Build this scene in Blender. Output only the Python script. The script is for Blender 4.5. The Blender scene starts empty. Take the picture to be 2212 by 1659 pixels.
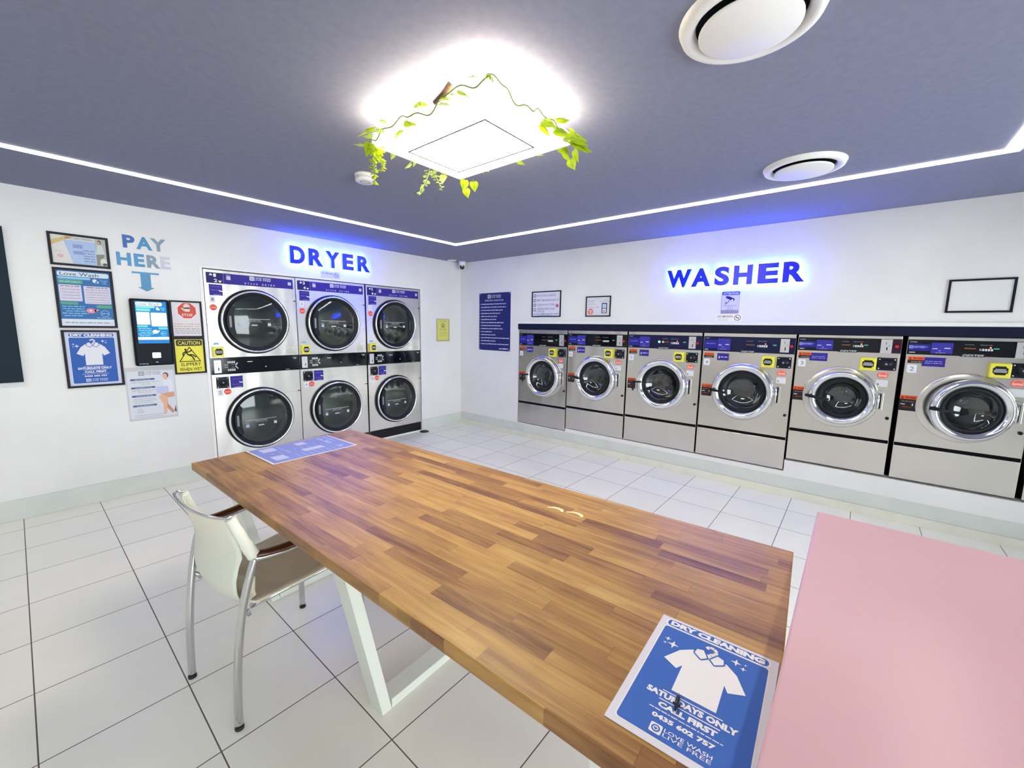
import bpy, math, random
from mathutils import Vector, Matrix
random.seed(7)
SC = bpy.context.scene
COL = SC.collection
PI = math.pi

# ------------------------------------------------------------------ camera
FPX = 892.6
yaw, pitch, roll = 0.6941, -0.1348, 0.0153
CAMLOC = Vector((-4.345, -4.643, 1.462))
ca, sa, cb, sb = math.cos(yaw), math.sin(yaw), math.cos(pitch), math.sin(pitch)
cf = Vector((ca*cb, sa*cb, sb)); cr = Vector((sa, -ca, 0)); cu = cr.cross(cf)
r2 = math.cos(roll)*cr + math.sin(roll)*cu
u2 = -math.sin(roll)*cr + math.cos(roll)*cu
cd = bpy.data.cameras.new('camera'); cam = bpy.data.objects.new('camera', cd); COL.objects.link(cam)
cd.sensor_fit = 'HORIZONTAL'; cd.sensor_width = 36.0; cd.lens = FPX/2212*36.0; cd.clip_start = 0.02
m = Matrix((r2, u2, -cf)).transposed().to_4x4(); m.translation = CAMLOC
cam.matrix_world = m
SC.camera = cam

# ------------------------------------------------------------------ world, colour management
w = bpy.data.worlds.new('world'); SC.world = w; w.use_nodes = True
bg = w.node_tree.nodes['Background']; bg.inputs[0].default_value = (0.95, 0.98, 1.0, 1); bg.inputs[1].default_value = 10.0
SC.view_settings.view_transform = 'Standard'; SC.view_settings.look = 'None'
SC.view_settings.gamma = 1.0; SC.view_settings.use_curve_mapping = False
SC.view_settings.exposure = -0.05
SC.cycles.use_denoising = True
SC.cycles.max_bounces = 10; SC.cycles.diffuse_bounces = 6; SC.cycles.sample_clamp_indirect = 6.0
E_LAMP = 26.0      # square ceiling lamp
E_STRIP = 21.0    # recessed LED line
E_HALO = 45.0      # back-lit letters
H = 2.4

# ------------------------------------------------------------------ materials
MATS = {}
def lin(c):
    return tuple((x/12.92 if x <= 0.04045 else ((x+0.055)/1.055)**2.4) for x in c)
def rgb(r, g, b): return lin((r/255, g/255, b/255))
def mat(name, col=(.8,.8,.8), rough=.5, metal=0., spec=.5, emit=None, es=0., coat=0.):
    if name in MATS: return MATS[name]
    mm = bpy.data.materials.new(name); mm.use_nodes = True
    p = mm.node_tree.nodes['Principled BSDF']
    p.inputs['Base Color'].default_value = (*col, 1); p.inputs['Roughness'].default_value = rough
    p.inputs['Metallic'].default_value = metal; p.inputs['Specular IOR Level'].default_value = spec
    if coat: p.inputs['Coat Weight'].default_value = coat; p.inputs['Coat Roughness'].default_value = .05
    if emit: p.inputs['Emission Color'].default_value = (*emit, 1); p.inputs['Emission Strength'].default_value = es
    MATS[name] = mm; return mm
def nodes(mm):
    nt = mm.node_tree; return nt, nt.nodes, nt.links, nt.nodes['Principled BSDF']
def N(ns, t, **k):
    n = ns.new(t)
    for a, b in k.items(): setattr(n, a, b)
    return n
def mth(ns, ls, op, a, b=None, c=None):
    n = ns.new('ShaderNodeMath'); n.operation = op
    for i, v in enumerate((a, b, c)):
        if v is None: continue
        if isinstance(v, (int, float)): n.inputs[i].default_value = v
        else: ls.new(v, n.inputs[i])
    return n.outputs[0]
def noisy(mm, c1, c2, scale=(4,4,4), detail=4, rough=None, bump=0., lo=.35, hi=.65):
    nt, ns, ls, p = nodes(mm)
    tc = ns.new('ShaderNodeTexCoord'); mp = ns.new('ShaderNodeMapping'); mp.inputs['Scale'].default_value = scale
    ls.new(tc.outputs['Object'], mp.inputs[0])
    nz = ns.new('ShaderNodeTexNoise'); nz.inputs['Scale'].default_value = 1; nz.inputs['Detail'].default_value = detail
    ls.new(mp.outputs[0], nz.inputs[0])
    cr_ = ns.new('ShaderNodeValToRGB'); cr_.color_ramp.elements[0].position = lo; cr_.color_ramp.elements[1].position = hi
    cr_.color_ramp.elements[0].color = (*c1, 1); cr_.color_ramp.elements[1].color = (*c2, 1)
    ls.new(nz.outputs[0], cr_.inputs[0]); ls.new(cr_.outputs[0], p.inputs['Base Color'])
    if rough:
        mr = ns.new('ShaderNodeMapRange'); mr.inputs[1].default_value = .3; mr.inputs[2].default_value = .7
        mr.inputs[3].default_value = rough[0]; mr.inputs[4].default_value = rough[1]
        ls.new(nz.outputs[0], mr.inputs[0]); ls.new(mr.outputs[0], p.inputs['Roughness'])
    if bump:
        b = ns.new('ShaderNodeBump'); b.inputs['Strength'].default_value = bump; b.inputs['Distance'].default_value = .01
        ls.new(nz.outputs[0], b.inputs['Height']); ls.new(b.outputs[0], p.inputs['Normal'])
    return mm
WALL = noisy(mat('white wall paint', rough=.6), rgb(226,226,224), rgb(232,232,230), (2,2,2))
CEIL = noisy(mat('grey blue ceiling paint', rough=.9, spec=.15), rgb(127,130,152), rgb(132,135,157), (30,30,30))
WHITE = mat('white paint', rgb(235,236,234), .4)
SKIRT = noisy(mat('grey skirting tile', rough=.3), rgb(202,208,202), rgb(211,215,209), (5,5,5))
CREAM = noisy(mat('cream cove tile', rough=.3), rgb(208,208,190), rgb(217,217,201), (6,6,6))
BLACK = mat('black plastic', rgb(18,19,24), .35, spec=.25)
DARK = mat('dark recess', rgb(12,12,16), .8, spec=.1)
GLOSSB = mat('black glass panel', rgb(8,11,20), .08, spec=.35)
NAVYP = mat('navy control panel', rgb(10,14,58), .12, spec=.35)
CHROME = mat('chrome', (.84,.86,.89), .13, 1.0)
GASKET = mat('rubber gasket', rgb(26,28,34), .45, spec=.25)
DRUM = mat('drum steel', (.42,.45,.43), .5, .4)
TEALP = mat('dark teal panel', rgb(20,38,48), .5, spec=.15)
FASC = mat('navy black fascia', rgb(18,22,46), .35, spec=.2)
RUBBER = mat('rubber foot', rgb(30,30,32), .7)
FRAMEB = mat('black frame', rgb(24,20,34), .45, spec=.2)
PAPER = mat('white paper', rgb(232,232,238), .45)
def steel(name, c1, c2, sc):
    mm = mat(name, (.6,.6,.6), .25, 1.0)
    noisy(mm, c1, c2, sc, 2, None, .0, .2, .8)
    nt, ns, ls, p = nodes(mm)
    tc = ns.new('ShaderNodeTexCoord'); mp = ns.new('ShaderNodeMapping'); mp.inputs['Scale'].default_value = (4.2, 4.2, .9)
    nz = ns.new('ShaderNodeTexNoise'); nz.inputs['Scale'].default_value = 1.; nz.inputs['Detail'].default_value = 1
    ls.new(tc.outputs['Object'], mp.inputs[0]); ls.new(mp.outputs[0], nz.inputs[0])
    b = ns.new('ShaderNodeBump'); b.inputs['Strength'].default_value = .45; b.inputs['Distance'].default_value = .03
    ls.new(nz.outputs[0], b.inputs['Height']); ls.new(b.outputs[0], p.inputs['Normal'])
    return mm
STEEL = steel('brushed stainless steel', (.66,.64,.605), (.72,.70,.66), (2, 2, 5))
STEELD = steel('dryer stainless steel', (.66,.65,.62), (.71,.70,.665), (2, 2, 5))

# floor tiles: one square grid of light tiles with dark grout
FLOOR = mat('floor tile', rgb(222,220,214), .22, spec=.45)
nt, ns, ls, p = nodes(FLOOR)
tc = ns.new('ShaderNodeTexCoord'); sp = ns.new('ShaderNodeSeparateXYZ'); ls.new(tc.outputs['Object'], sp.inputs[0])
def gridline(v, off, s, half):
    a = mth(ns, ls, 'DIVIDE', mth(ns, ls, 'SUBTRACT', v, off), s)
    fr = mth(ns, ls, 'FRACT', a); d = mth(ns, ls, 'MINIMUM', fr, mth(ns, ls, 'SUBTRACT', 1.0, fr))
    return mth(ns, ls, 'LESS_THAN', d, half/s), mth(ns, ls, 'FLOOR', a)
gx, ix = gridline(sp.outputs[0], -4.426, .4052, .0021)
gy, iy = gridline(sp.outputs[1], -.648, .408, .0021)
g = mth(ns, ls, 'MAXIMUM', gx, gy)
cmb = ns.new('ShaderNodeCombineXYZ'); ls.new(ix, cmb.inputs[0]); ls.new(iy, cmb.inputs[1])
wn = ns.new('ShaderNodeTexWhiteNoise'); ls.new(cmb.outputs[0], wn.inputs[0])
nz = ns.new('ShaderNodeTexNoise'); nz.inputs['Scale'].default_value = 3.; nz.inputs['Detail'].default_value = 6; ls.new(tc.outputs['Object'], nz.inputs[0])
mixv = mth(ns, ls, 'ADD', mth(ns, ls, 'MULTIPLY', wn.outputs[0], .35), mth(ns, ls, 'MULTIPLY', nz.outputs[0], .9))
rp = ns.new('ShaderNodeValToRGB'); rp.color_ramp.elements[0].color = (*rgb(228,227,216), 1); rp.color_ramp.elements[1].color = (*rgb(242,241,230), 1)
rp.color_ramp.elements[0].position = .1; rp.color_ramp.elements[1].position = 1.
ls.new(mixv, rp.inputs[0])
mx = ns.new('ShaderNodeMix'); mx.data_type = 'RGBA'; ls.new(g, mx.inputs[0]); ls.new(rp.outputs[0], mx.inputs[6]); mx.inputs[7].default_value = (*rgb(92,82,78), 1)
ls.new(mx.outputs[2], p.inputs['Base Color'])
rg = mth(ns, ls, 'ADD', mth(ns, ls, 'MULTIPLY', g, .5), mth(ns, ls, 'MULTIPLY_ADD', nz.outputs[0], .0, .27)); ls.new(rg, p.inputs['Roughness'])

# butcher block: staves along Y
def wood(name, rampcols, sw=.043, sl=.36):
    mm = mat(name, (.4,.25,.1), .38, spec=.4)
    nt, ns, ls, p = nodes(mm)
    tc = ns.new('ShaderNodeTexCoord'); sp = ns.new('ShaderNodeSeparateXYZ'); ls.new(tc.outputs['Object'], sp.inputs[0])
    row = mth(ns, ls, 'FLOOR', mth(ns, ls, 'DIVIDE', sp.outputs[0], sw))
    w1 = ns.new('ShaderNodeTexWhiteNoise'); w1.noise_dimensions = '1D'; ls.new(row, w1.inputs['W'])
    w1b = ns.new('ShaderNodeTexWhiteNoise'); w1b.noise_dimensions = '1D'; ls.new(mth(ns, ls, 'ADD', row, 37.7), w1b.inputs['W'])
    ln = mth(ns, ls, 'MULTIPLY_ADD', w1b.outputs[0], sl*.7, sl*.7)
    yy = mth(ns, ls, 'ADD', mth(ns, ls, 'DIVIDE', sp.outputs[1], ln), mth(ns, ls, 'MULTIPLY', w1.outputs[0], 9.3))
    cell = mth(ns, ls, 'FLOOR', yy)
    cb_ = ns.new('ShaderNodeCombineXYZ'); ls.new(row, cb_.inputs[0]); ls.new(cell, cb_.inputs[1])
    w2 = ns.new('ShaderNodeTexWhiteNoise'); ls.new(cb_.outputs[0], w2.inputs[0])
    # grain
    sc = ns.new('ShaderNodeVectorMath'); sc.operation = 'MULTIPLY'; ls.new(tc.outputs['Object'], sc.inputs[0]); sc.inputs[1].default_value = (60, 4, 30)
    ad = ns.new('ShaderNodeVectorMath'); ad.operation = 'MULTIPLY_ADD'; ls.new(w2.outputs['Color'], ad.inputs[0]); ad.inputs[1].default_value = (30,30,30); ls.new(sc.outputs[0], ad.inputs[2])
    nz = ns.new('ShaderNodeTexNoise'); nz.inputs['Scale'].default_value = 1; nz.inputs['Detail'].default_value = 5; nz.inputs['Distortion'].default_value = .6; ls.new(ad.outputs[0], nz.inputs[0])
    nz2 = ns.new('ShaderNodeTexNoise'); nz2.inputs['Scale'].default_value = 5; nz2.inputs['Detail'].default_value = 3; ls.new(tc.outputs['Object'], nz2.inputs[0])
    v = mth(ns, ls, 'ADD', mth(ns, ls, 'MULTIPLY', mth(ns, ls, 'POWER', w2.outputs[0], .7), .42), mth(ns, ls, 'MULTIPLY', nz.outputs[0], .80))
    v = mth(ns, ls, 'ADD', v, mth(ns, ls, 'MULTIPLY_ADD', nz2.outputs[0], .3, -.215))
    rp = ns.new('ShaderNodeValToRGB'); el = rp.color_ramp.elements
    while len(el) < len(rampcols): el.new(.5)
    for e, (pos, c) in zip(el, rampcols): e.position = pos; e.color = (*c, 1)
    ls.new(v, rp.inputs[0])
    # joints between staves
    fx = mth(ns, ls, 'FRACT', mth(ns, ls, 'DIVIDE', sp.outputs[0], sw)); dx = mth(ns, ls, 'LESS_THAN', mth(ns, ls, 'MINIMUM', fx, mth(ns, ls, 'SUBTRACT', 1., fx)), .018)
    fy = mth(ns, ls, 'FRACT', yy); dy = mth(ns, ls, 'LESS_THAN', mth(ns, ls, 'MINIMUM', fy, mth(ns, ls, 'SUBTRACT', 1., fy)), .003)
    j = mth(ns, ls, 'MULTIPLY', mth(ns, ls, 'MAXIMUM', dx, dy), .25)
    mx = ns.new('ShaderNodeMix'); mx.data_type = 'RGBA'; ls.new(j, mx.inputs[0]); ls.new(rp.outputs[0], mx.inputs[6]); mx.inputs[7].default_value = (*rgb(70,42,20), 1)
    ls.new(mx.outputs[2], p.inputs['Base Color'])
    return mm
WOOD = wood('acacia butcher block', [(0., rgb(76,44,26)), (.3, rgb(116,74,42)), (.5, rgb(150,108,58)), (.72, rgb(178,136,72)), (1., rgb(200,164,96))])
PINK = noisy(mat('pale pink laminate', rough=.3, spec=.5), rgb(204,160,164), rgb(208,165,168), (3,3,3))
ARMW = mat('dark brown arm wood', rgb(74,36,22), .25, coat=.4)
SLING = mat('cream sling fabric', rgb(226,228,214), .6)
p = SLING.node_tree.nodes['Principled BSDF']; p.inputs['Transmission Weight'].default_value = .0; p.inputs['Subsurface Weight'].default_value = .15
SEATM = noisy(mat('beige seat vinyl', rough=.45), rgb(206,198,178), rgb(216,208,190), (9,9,9))
TUBE = mat('grey chrome tube', (.62,.63,.64), .16, 1.)
def emi(name, col, s):
    if name in MATS: return MATS[name]
    mm = bpy.data.materials.new(name); mm.use_nodes = True; nt = mm.node_tree
    nt.nodes.clear(); o = nt.nodes.new('ShaderNodeOutputMaterial'); e = nt.nodes.new('ShaderNodeEmission')
    e.inputs[0].default_value = (*col, 1); e.inputs[1].default_value = s; nt.links.new(e.outputs[0], o.inputs[0])
    MATS[name] = mm; return mm
def glassmat(name, tint, rough=.02, ior=1.45, gmin=0.):
    mm = bpy.data.materials.new(name); mm.use_nodes = True; nt = mm.node_tree
    nt.nodes.clear(); o = nt.nodes.new('ShaderNodeOutputMaterial')
    t = nt.nodes.new('ShaderNodeBsdfTransparent'); t.inputs[0].default_value = (*tint, 1)
    gl = nt.nodes.new('ShaderNodeBsdfGlossy'); gl.inputs[0].default_value = (.95,.97,1,1); gl.inputs['Roughness'].default_value = rough
    fr = nt.nodes.new('ShaderNodeFresnel'); fr.inputs[0].default_value = ior
    mr = nt.nodes.new('ShaderNodeMath'); mr.operation = 'MAXIMUM'; mr.inputs[1].default_value = gmin; nt.links.new(fr.outputs[0], mr.inputs[0])
    mx = nt.nodes.new('ShaderNodeMixShader'); nt.links.new(mr.outputs[0], mx.inputs[0]); nt.links.new(t.outputs[0], mx.inputs[1]); nt.links.new(gl.outputs[0], mx.inputs[2])
    nt.links.new(mx.outputs[0], o.inputs[0]); MATS[name] = mm; return mm
GL_W = glassmat('washer door glass', (.62,.64,.62), .02, 1.5, .10)
GL_D = glassmat('dryer door glass', (.55,.62,.60), .04, 1.45, .06)
GL_WIN = glassmat('window glass', (.96,.98,.98), .0, 1.45)
EM_LAMP = emi('lamp diffuser glow', (1.0, .88, .66), E_LAMP)
EM_LAMPUP = emi('lamp upward glow', (1.0, .84, .58), E_LAMP*2.2)
EM_STRIP = emi('LED strip glow', (1.0, .98, .89), E_STRIP)
EM_HALO = emi('halo LED back glow', (.16, .40, 1.0), E_HALO)
EM_SIDE = emi('blue acrylic edge glow', (.002, .022, 1.0), 80.)
FACEB = mat('blue acrylic letter face', rgb(2,8,200), .25, emit=rgb(0,4,190), es=.55)
def leafmat(name, c):
    mm = bpy.data.materials.new(name); mm.use_nodes = True; nt = mm.node_tree; p = nt.nodes['Principled BSDF']; p.inputs['Base Color'].default_value = (*c, 1); p.inputs['Roughness'].default_value = .5
    tr = nt.nodes.new('ShaderNodeBsdfTranslucent'); tr.inputs[0].default_value = (*c, 1); mx = nt.nodes.new('ShaderNodeMixShader'); mx.inputs[0].default_value = .5
    nt.links.new(p.outputs[0], mx.inputs[1]); nt.links.new(tr.outputs[0], mx.inputs[2]); nt.links.new(mx.outputs[0], nt.nodes['Material Output'].inputs[0]); return mm
LEAF = leafmat('green artificial leaf', rgb(172,196,24))
LEAF2 = leafmat('pale green artificial leaf', rgb(196,214,110))
VINE = mat('vine stem', rgb(120,140,60), .6)
BARK = noisy(mat('brown bark', rough=.8), rgb(110,80,58), rgb(150,118,90), (40,40,40))
def flatc(r, g, b, rough=.5): return mat('print %d %d %d' % (r, g, b), rgb(r, g, b), rough, spec=.22)
PURP = flatc(52,44,140); WH = flatc(238,238,244); INK = flatc(40,36,56); ORNG = flatc(226,92,40); REDC = flatc(222,82,72)
YEL = flatc(232,224,84); GREY = flatc(140,140,146); LGREY = flatc(196,198,204); NAVYS = flatc(34,40,104); BLUEP = flatc(44,94,174)

# ------------------------------------------------------------------ mesh builder
class MB:
    def __init__(s): s.v = []; s.f = []; s.m = []; s.sm = []; s.mats = []
    def mi(s, mt):
        if mt not in s.mats: s.mats.append(mt)
        return s.mats.index(mt)
    def add(s, vs, fs, mt, smooth=False):
        o = len(s.v); s.v += [tuple(v) for v in vs]; k = s.mi(mt)
        for f in fs: s.f.append([i+o for i in f]); s.m.append(k); s.sm.append(smooth)
    def box(s, x0, x1, y0, y1, z0, z1, mt):
        x0, x1 = min(x0,x1), max(x0,x1); y0, y1 = min(y0,y1), max(y0,y1); z0, z1 = min(z0,z1), max(z0,z1)
        v = [(x0,y0,z0),(x1,y0,z0),(x1,y1,z0),(x0,y1,z0),(x0,y0,z1),(x1,y0,z1),(x1,y1,z1),(x0,y1,z1)]
        s.add(v, [(0,3,2,1),(4,5,6,7),(0,1,5,4),(1,2,6,5),(2,3,7,6),(3,0,4,7)], mt)
    def prism(s, pts, ax, a, b, mt, smooth=False):
        # pts: 2D outline; ax = axis index extruded from a to b
        n = len(pts)
        def mk(p, t):
            q = list(p); q.insert(ax, t); return tuple(q)
        vs = [mk(q, a) for q in pts] + [mk(q, b) for q in pts]
        fs = [tuple(range(n-1, -1, -1)), tuple(range(n, 2*n))] + [(i, (i+1) % n, n+(i+1) % n, n+i) for i in range(n)]
        s.add(vs, fs, mt, smooth)
    def tube(s, pts, r, mt, seg=12, closed=False, caps=True, radii=None):
        pts = [Vector(q) for q in pts]; n = len(pts); vs = []; fs = []
        up = None
        for i, q in enumerate(pts):
            if closed: t = pts[(i+1) % n]-pts[i-1]
            else: t = pts[min(i+1, n-1)]-pts[max(i-1, 0)]
            t.normalize()
            if up is None:
                up = t.cross(Vector((0,0,1)));
                if up.length < .1: up = t.cross(Vector((1,0,0)))
            up = (up - t*up.dot(t)).normalized(); bi = t.cross(up)
            rr = radii[i] if radii else r
            for k in range(seg):
                a = 2*PI*k/seg; vs.append(q + (up*math.cos(a)+bi*math.sin(a))*rr)
        for i in range(n if closed else n-1):
            for k in range(seg):
                a = i*seg+k; b = i*seg+(k+1) % seg; j = (i+1) % n
                fs.append((a, b, j*seg+(k+1) % seg, j*seg+k))
        if caps and not closed: fs += [tuple(range(seg-1, -1, -1)), tuple((n-1)*seg+k for k in range(seg))]
        s.add(vs, fs, mt, True)
    def lathe(s, prof, cx, cz, mt, seg=64, smooth=True, y=0.):
        # profile (radius, depth toward viewer) around local -Y axis at x=cx z=cz
        vs = []; fs = []; n = len(prof)
        for k in range(seg):
            a = 2*PI*k/seg
            for r, d in prof: vs.append((cx+r*math.cos(a), y-d, cz+r*math.sin(a)))
        for k in range(seg):
            j = (k+1) % seg
            for i in range(n-1): fs.append((k*n+i, k*n+i+1, j*n+i+1, j*n+i))
        s.add(vs, fs, mt, smooth)
    def vlathe(s, prof, cx, cy, mt, seg=48, smooth=True):
        vs = []; fs = []; n = len(prof)
        for k in range(seg):
            a = 2*PI*k/seg
            for r, z in prof: vs.append((cx+r*math.cos(a), cy+r*math.sin(a), z))
        for k in range(seg):
            j = (k+1) % seg
            for i in range(n-1): fs.append((k*n+i, k*n+i+1, j*n+i+1, j*n+i))
        s.add(vs, fs, mt, smooth)
    # flat printing on the local front plane (x right, z up, seen from -y); d = distance off the plane
    def poly(s, pts, d, mt): s.add([(x, -d, z) for x, z in pts], [tuple(range(len(pts)))], mt)
    def rect(s, x0, x1, z0, z1, d, mt): s.poly([(x0,z0),(x1,z0),(x1,z1),(x0,z1)], d, mt)
    def rrect(s, x0, x1, z0, z1, r, d, mt):
        pts = []
        for cx_, cz_, a0 in ((x1-r,z0+r,-90),(x1-r,z1-r,0),(x0+r,z1-r,90),(x0+r,z0+r,180)):
            for i in range(6):
                a = math.radians(a0+18*i); pts.append((cx_+r*math.cos(a), cz_+r*math.sin(a)))
        s.poly(pts, d, mt)
    def disc(s, cx, cz, rx, rz, d, mt, n=28): s.poly([(cx+rx*math.cos(2*PI*i/n), cz+rz*math.sin(2*PI*i/n)) for i in range(n)], d, mt)
    def ringf(s, cx, cz, r0, r1, d, mt, n=32):
        vs = []
        for i in range(n):
            a = 2*PI*i/n; vs += [(cx+r0*math.cos(a), -d, cz+r0*math.sin(a)), (cx+r1*math.cos(a), -d, cz+r1*math.sin(a))]
        s.add(vs, [(2*i, 2*i+1, (2*i+3) % (2*n), (2*i+2) % (2*n)) for i in range(n)], mt)
    def line(s, x0, z0, x1, z1, w_, d, mt):
        t = Vector((x1-x0, z1-z0)); t.normalize(); nx, nz_ = -t.y*w_/2, t.x*w_/2
        s.poly([(x0+nx,z0+nz_),(x0-nx,z0-nz_),(x1-nx,z1-nz_),(x1+nx,z1+nz_)], d, mt)
    def words(s, x0, x1, z, h, d, mt, seed=0, dens=.85, center=False):
        # a line of lettering too small to read in the photograph: a row of word-like strokes
        rn = random.Random(seed); x = x0
        while x < x1:
            L = h*rn.uniform(1.6, 5.0); e = min(x+L, x1)
            if e-x > h*.6: s.rect(x, e, z, z+h*rn.uniform(.72, .95), d, mt)
            x = e + h*.55/dens
    def text(s, body, x0, x1, z0, z1, d, mt, bold=0., res=2, depth=0., side=None, back=None, shear=0., keep=False):
        vs, fs = textmesh(body, bold, res, shear)
        xs = [a for a, b in vs]; zs = [b for a, b in vs]; bx, ex, bz, ez = min(xs), max(xs), min(zs), max(zs)
        sx = (x1-x0)/(ex-bx); sz = (z1-z0)/(ez-bz)
        if keep: sx = min(sx, sz); x0 = (x0+x1)/2-(ex-bx)*sx/2
        q = [(x0+(a-bx)*sx, z0+(b-bz)*sz) for a, b in vs]
        s.add([(a, -d, b) for a, b in q], fs, mt)
        if depth:
            s.add([(a, -(d-depth), b) for a, b in q], [tuple(reversed(f)) for f in fs], back or mt)
            cnt = {}
            for f in fs:
                for i in range(len(f)):
                    e = (f[i], f[(i+1) % len(f)]); cnt[e] = cnt.get(e, 0)+1
            for (a, b) in cnt:
                if (b, a) not in cnt:
                    A, B = q[a], q[b]
                    s.add([(A[0],-d,A[1]), (B[0],-d,B[1]), (B[0],-(d-depth),B[1]), (A[0],-(d-depth),A[1])], [(3,2,1,0)], side or mt)
    def build(s, name, parent=None, loc=None, bevel=0.):
        me = bpy.data.meshes.new(name); me.from_pydata(s.v, [], s.f)
        for mt in s.mats: me.materials.append(mt)
        me.polygons.foreach_set('material_index', s.m); me.polygons.foreach_set('use_smooth', s.sm); me.update()
        o = bpy.data.objects.new(name, me); COL.objects.link(o)
        if parent is not None: o.parent = parent
        if loc is not None: o.location = loc
        if bevel:
            b = o.modifiers.new('Bevel', 'BEVEL'); b.width = bevel; b.segments = 2; b.limit_method = 'ANGLE'; b.angle_limit = math.radians(50)
        return o
TXT = {}
def textmesh(body, bold, res, shear):
    k = (body, bold, res, shear)
    if k in TXT: return TXT[k]
    cu_ = bpy.data.curves.new('lettering', 'FONT'); cu_.body = body; cu_.resolution_u = res; cu_.offset = bold; cu_.shear = shear; cu_.size = 1.; cu_.fill_mode = 'FRONT'
    o = bpy.data.objects.new('lettering', cu_); COL.objects.link(o)
    dg = bpy.context.evaluated_depsgraph_get(); me = o.evaluated_get(dg).to_mesh()
    vs = [(v.co.x, v.co.y) for v in me.vertices]; fs = [tuple(p_.vertices) for p_ in me.polygons]
    # weld duplicates so that outlines close
    key = {}; rem = []; nv = []
    for v in vs:
        kk = (round(v[0], 5), round(v[1], 5))
        if kk not in key: key[kk] = len(nv); nv.append(v)
        rem.append(key[kk])
    nf = []
    for f in fs:
        g_ = []
        for i in f:
            if rem[i] not in g_: g_.append(rem[i])
        if len(g_) > 2: nf.append(tuple(g_))
    o.evaluated_get(dg).to_mesh_clear(); bpy.data.objects.remove(o); bpy.data.curves.remove(cu_)
    if nf:  # make every face turn the same way (toward the reader)
        out = []
        for f in nf:
            ar = sum(nv[f[i]][0]*nv[f[(i+1) % len(f)]][1]-nv[f[(i+1) % len(f)]][0]*nv[f[i]][1] for i in range(len(f)))
            out.append(f if ar > 0 else tuple(reversed(f)))
        nf = out
    TXT[k] = (nv, nf); return TXT[k]

def tag(o, label=None, cat=None, group=None, kind=None):
    if label: o['label'] = label
    if cat: o['category'] = cat
    if group: o['group'] = group
    if kind: o['kind'] = kind
    return o
def thing(name, label, cat, loc=(0,0,0), rz=0., group=None):
    o = bpy.data.objects.new(name, None); COL.objects.link(o); o.location = loc; o.rotation_euler = (0,0,rz); o.empty_display_size = .1
    return tag(o, label, cat, group)
def struct(mb, name, bevel=0.): return tag(mb.build(name, bevel=bevel), kind='structure')
RW = -PI/2     # local front plane turned onto the washer wall (plane x=0): local x -> world -y

# ------------------------------------------------------------------ the room
b = MB(); b.box(-7, 1.0, -7.6, 1.1, -.1, 0, FLOOR); struct(b, 'floor')
b = MB(); b.box(-7, 1.0, -7.6, 1.1, H, H+.1, CEIL); struct(b, 'ceiling')
b = MB()   # dryer wall with the opening for the dryers
DX0, DX1, DTOP = -3.195, -.752, 1.962
b.box(-7, DX0, 0, .1, 0, H, WALL); b.box(DX1, .1, 0, .1, 0, H, WALL); b.box(DX0, DX1, 0, .1, DTOP, H, WALL); struct(b, 'wall_left')
b = MB()
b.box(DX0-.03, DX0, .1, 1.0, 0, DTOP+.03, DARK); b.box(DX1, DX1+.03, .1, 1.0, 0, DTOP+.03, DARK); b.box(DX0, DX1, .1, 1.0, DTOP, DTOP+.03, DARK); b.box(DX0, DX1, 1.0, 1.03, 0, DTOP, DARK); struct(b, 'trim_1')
b = MB()   # thin white bead around the dryer opening
b.box(DX0-.026, DX0, -.006, 0, 0, DTOP+.018, WHITE); b.box(DX0, DX1+.012, -.006, 0, DTOP, DTOP+.018, WHITE); b.box(DX1, DX1+.012, -.006, 0, 0, DTOP, WHITE); struct(b, 'trim_2')
WASH = [(-1.142, -1.905, .186), (-1.911, -2.680, .222), (-2.690, -3.461, .226), (-3.470, -4.229, .228), (-4.238, -4.902, .338), (-4.926, -5.580, .338), (-5.604, -6.26, .338)]
WTOP = 1.445
b = MB()   # washer wall: pier, upper wall, plinths
b.box(0, .1, -1.136, 0, 0, H, WALL); b.box(0, .1, -7.6, -6.28, 0, H, WALL); b.box(0, .1, -6.28, -1.136, 1.52, H, WALL)
b.box(0, .1, -1.908, -1.136, 0, .18, WALL); b.box(0, .1, -4.233, -1.908, 0, .218, WALL); b.box(0, .1, -6.28, -4.233, 0, .322, WALL); struct(b, 'wall_right')
b = MB()
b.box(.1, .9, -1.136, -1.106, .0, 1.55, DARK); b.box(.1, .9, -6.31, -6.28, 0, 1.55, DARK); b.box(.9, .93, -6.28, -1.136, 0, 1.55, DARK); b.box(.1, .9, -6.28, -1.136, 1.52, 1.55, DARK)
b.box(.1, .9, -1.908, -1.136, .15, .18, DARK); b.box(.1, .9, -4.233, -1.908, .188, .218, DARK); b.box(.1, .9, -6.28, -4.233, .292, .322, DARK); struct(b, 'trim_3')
b = MB(); b.box(-7.1, -7, -7.6, .1, 0, H, WALL); struct(b, 'wall_near')
b = MB()   # street side wall with a wide shopfront window
b.box(-7, -5.9, -7.7, -7.6, 0, H, WALL); b.box(-.9, .1, -7.7, -7.6, 0, H, WALL); b.box(-5.9, -.9, -7.7, -7.6, 2.15, H, WALL); b.box(-5.9, -.9, -7.7, -7.6, 0, .25, WALL); struct(b, 'wall_back')
wf = MB()
for x in (-5.9, -4.25, -2.6, -.95): wf.box(x, x+.05, -7.67, -7.6, .25, 2.15, BLACK)
wf.box(-5.9, -.9, -7.67, -7.6, .25, .3, BLACK); wf.box(-5.9, -.9, -7.67, -7.6, 2.1, 2.15, BLACK)
wo = struct(wf, 'window_1')
for x in (-5.85, -4.2, -2.55):
    g_ = MB(); g_.box(x, x+1.6, -7.64, -7.63, .3, 2.1, GL_WIN); g_.build('window_pane', wo)
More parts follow.
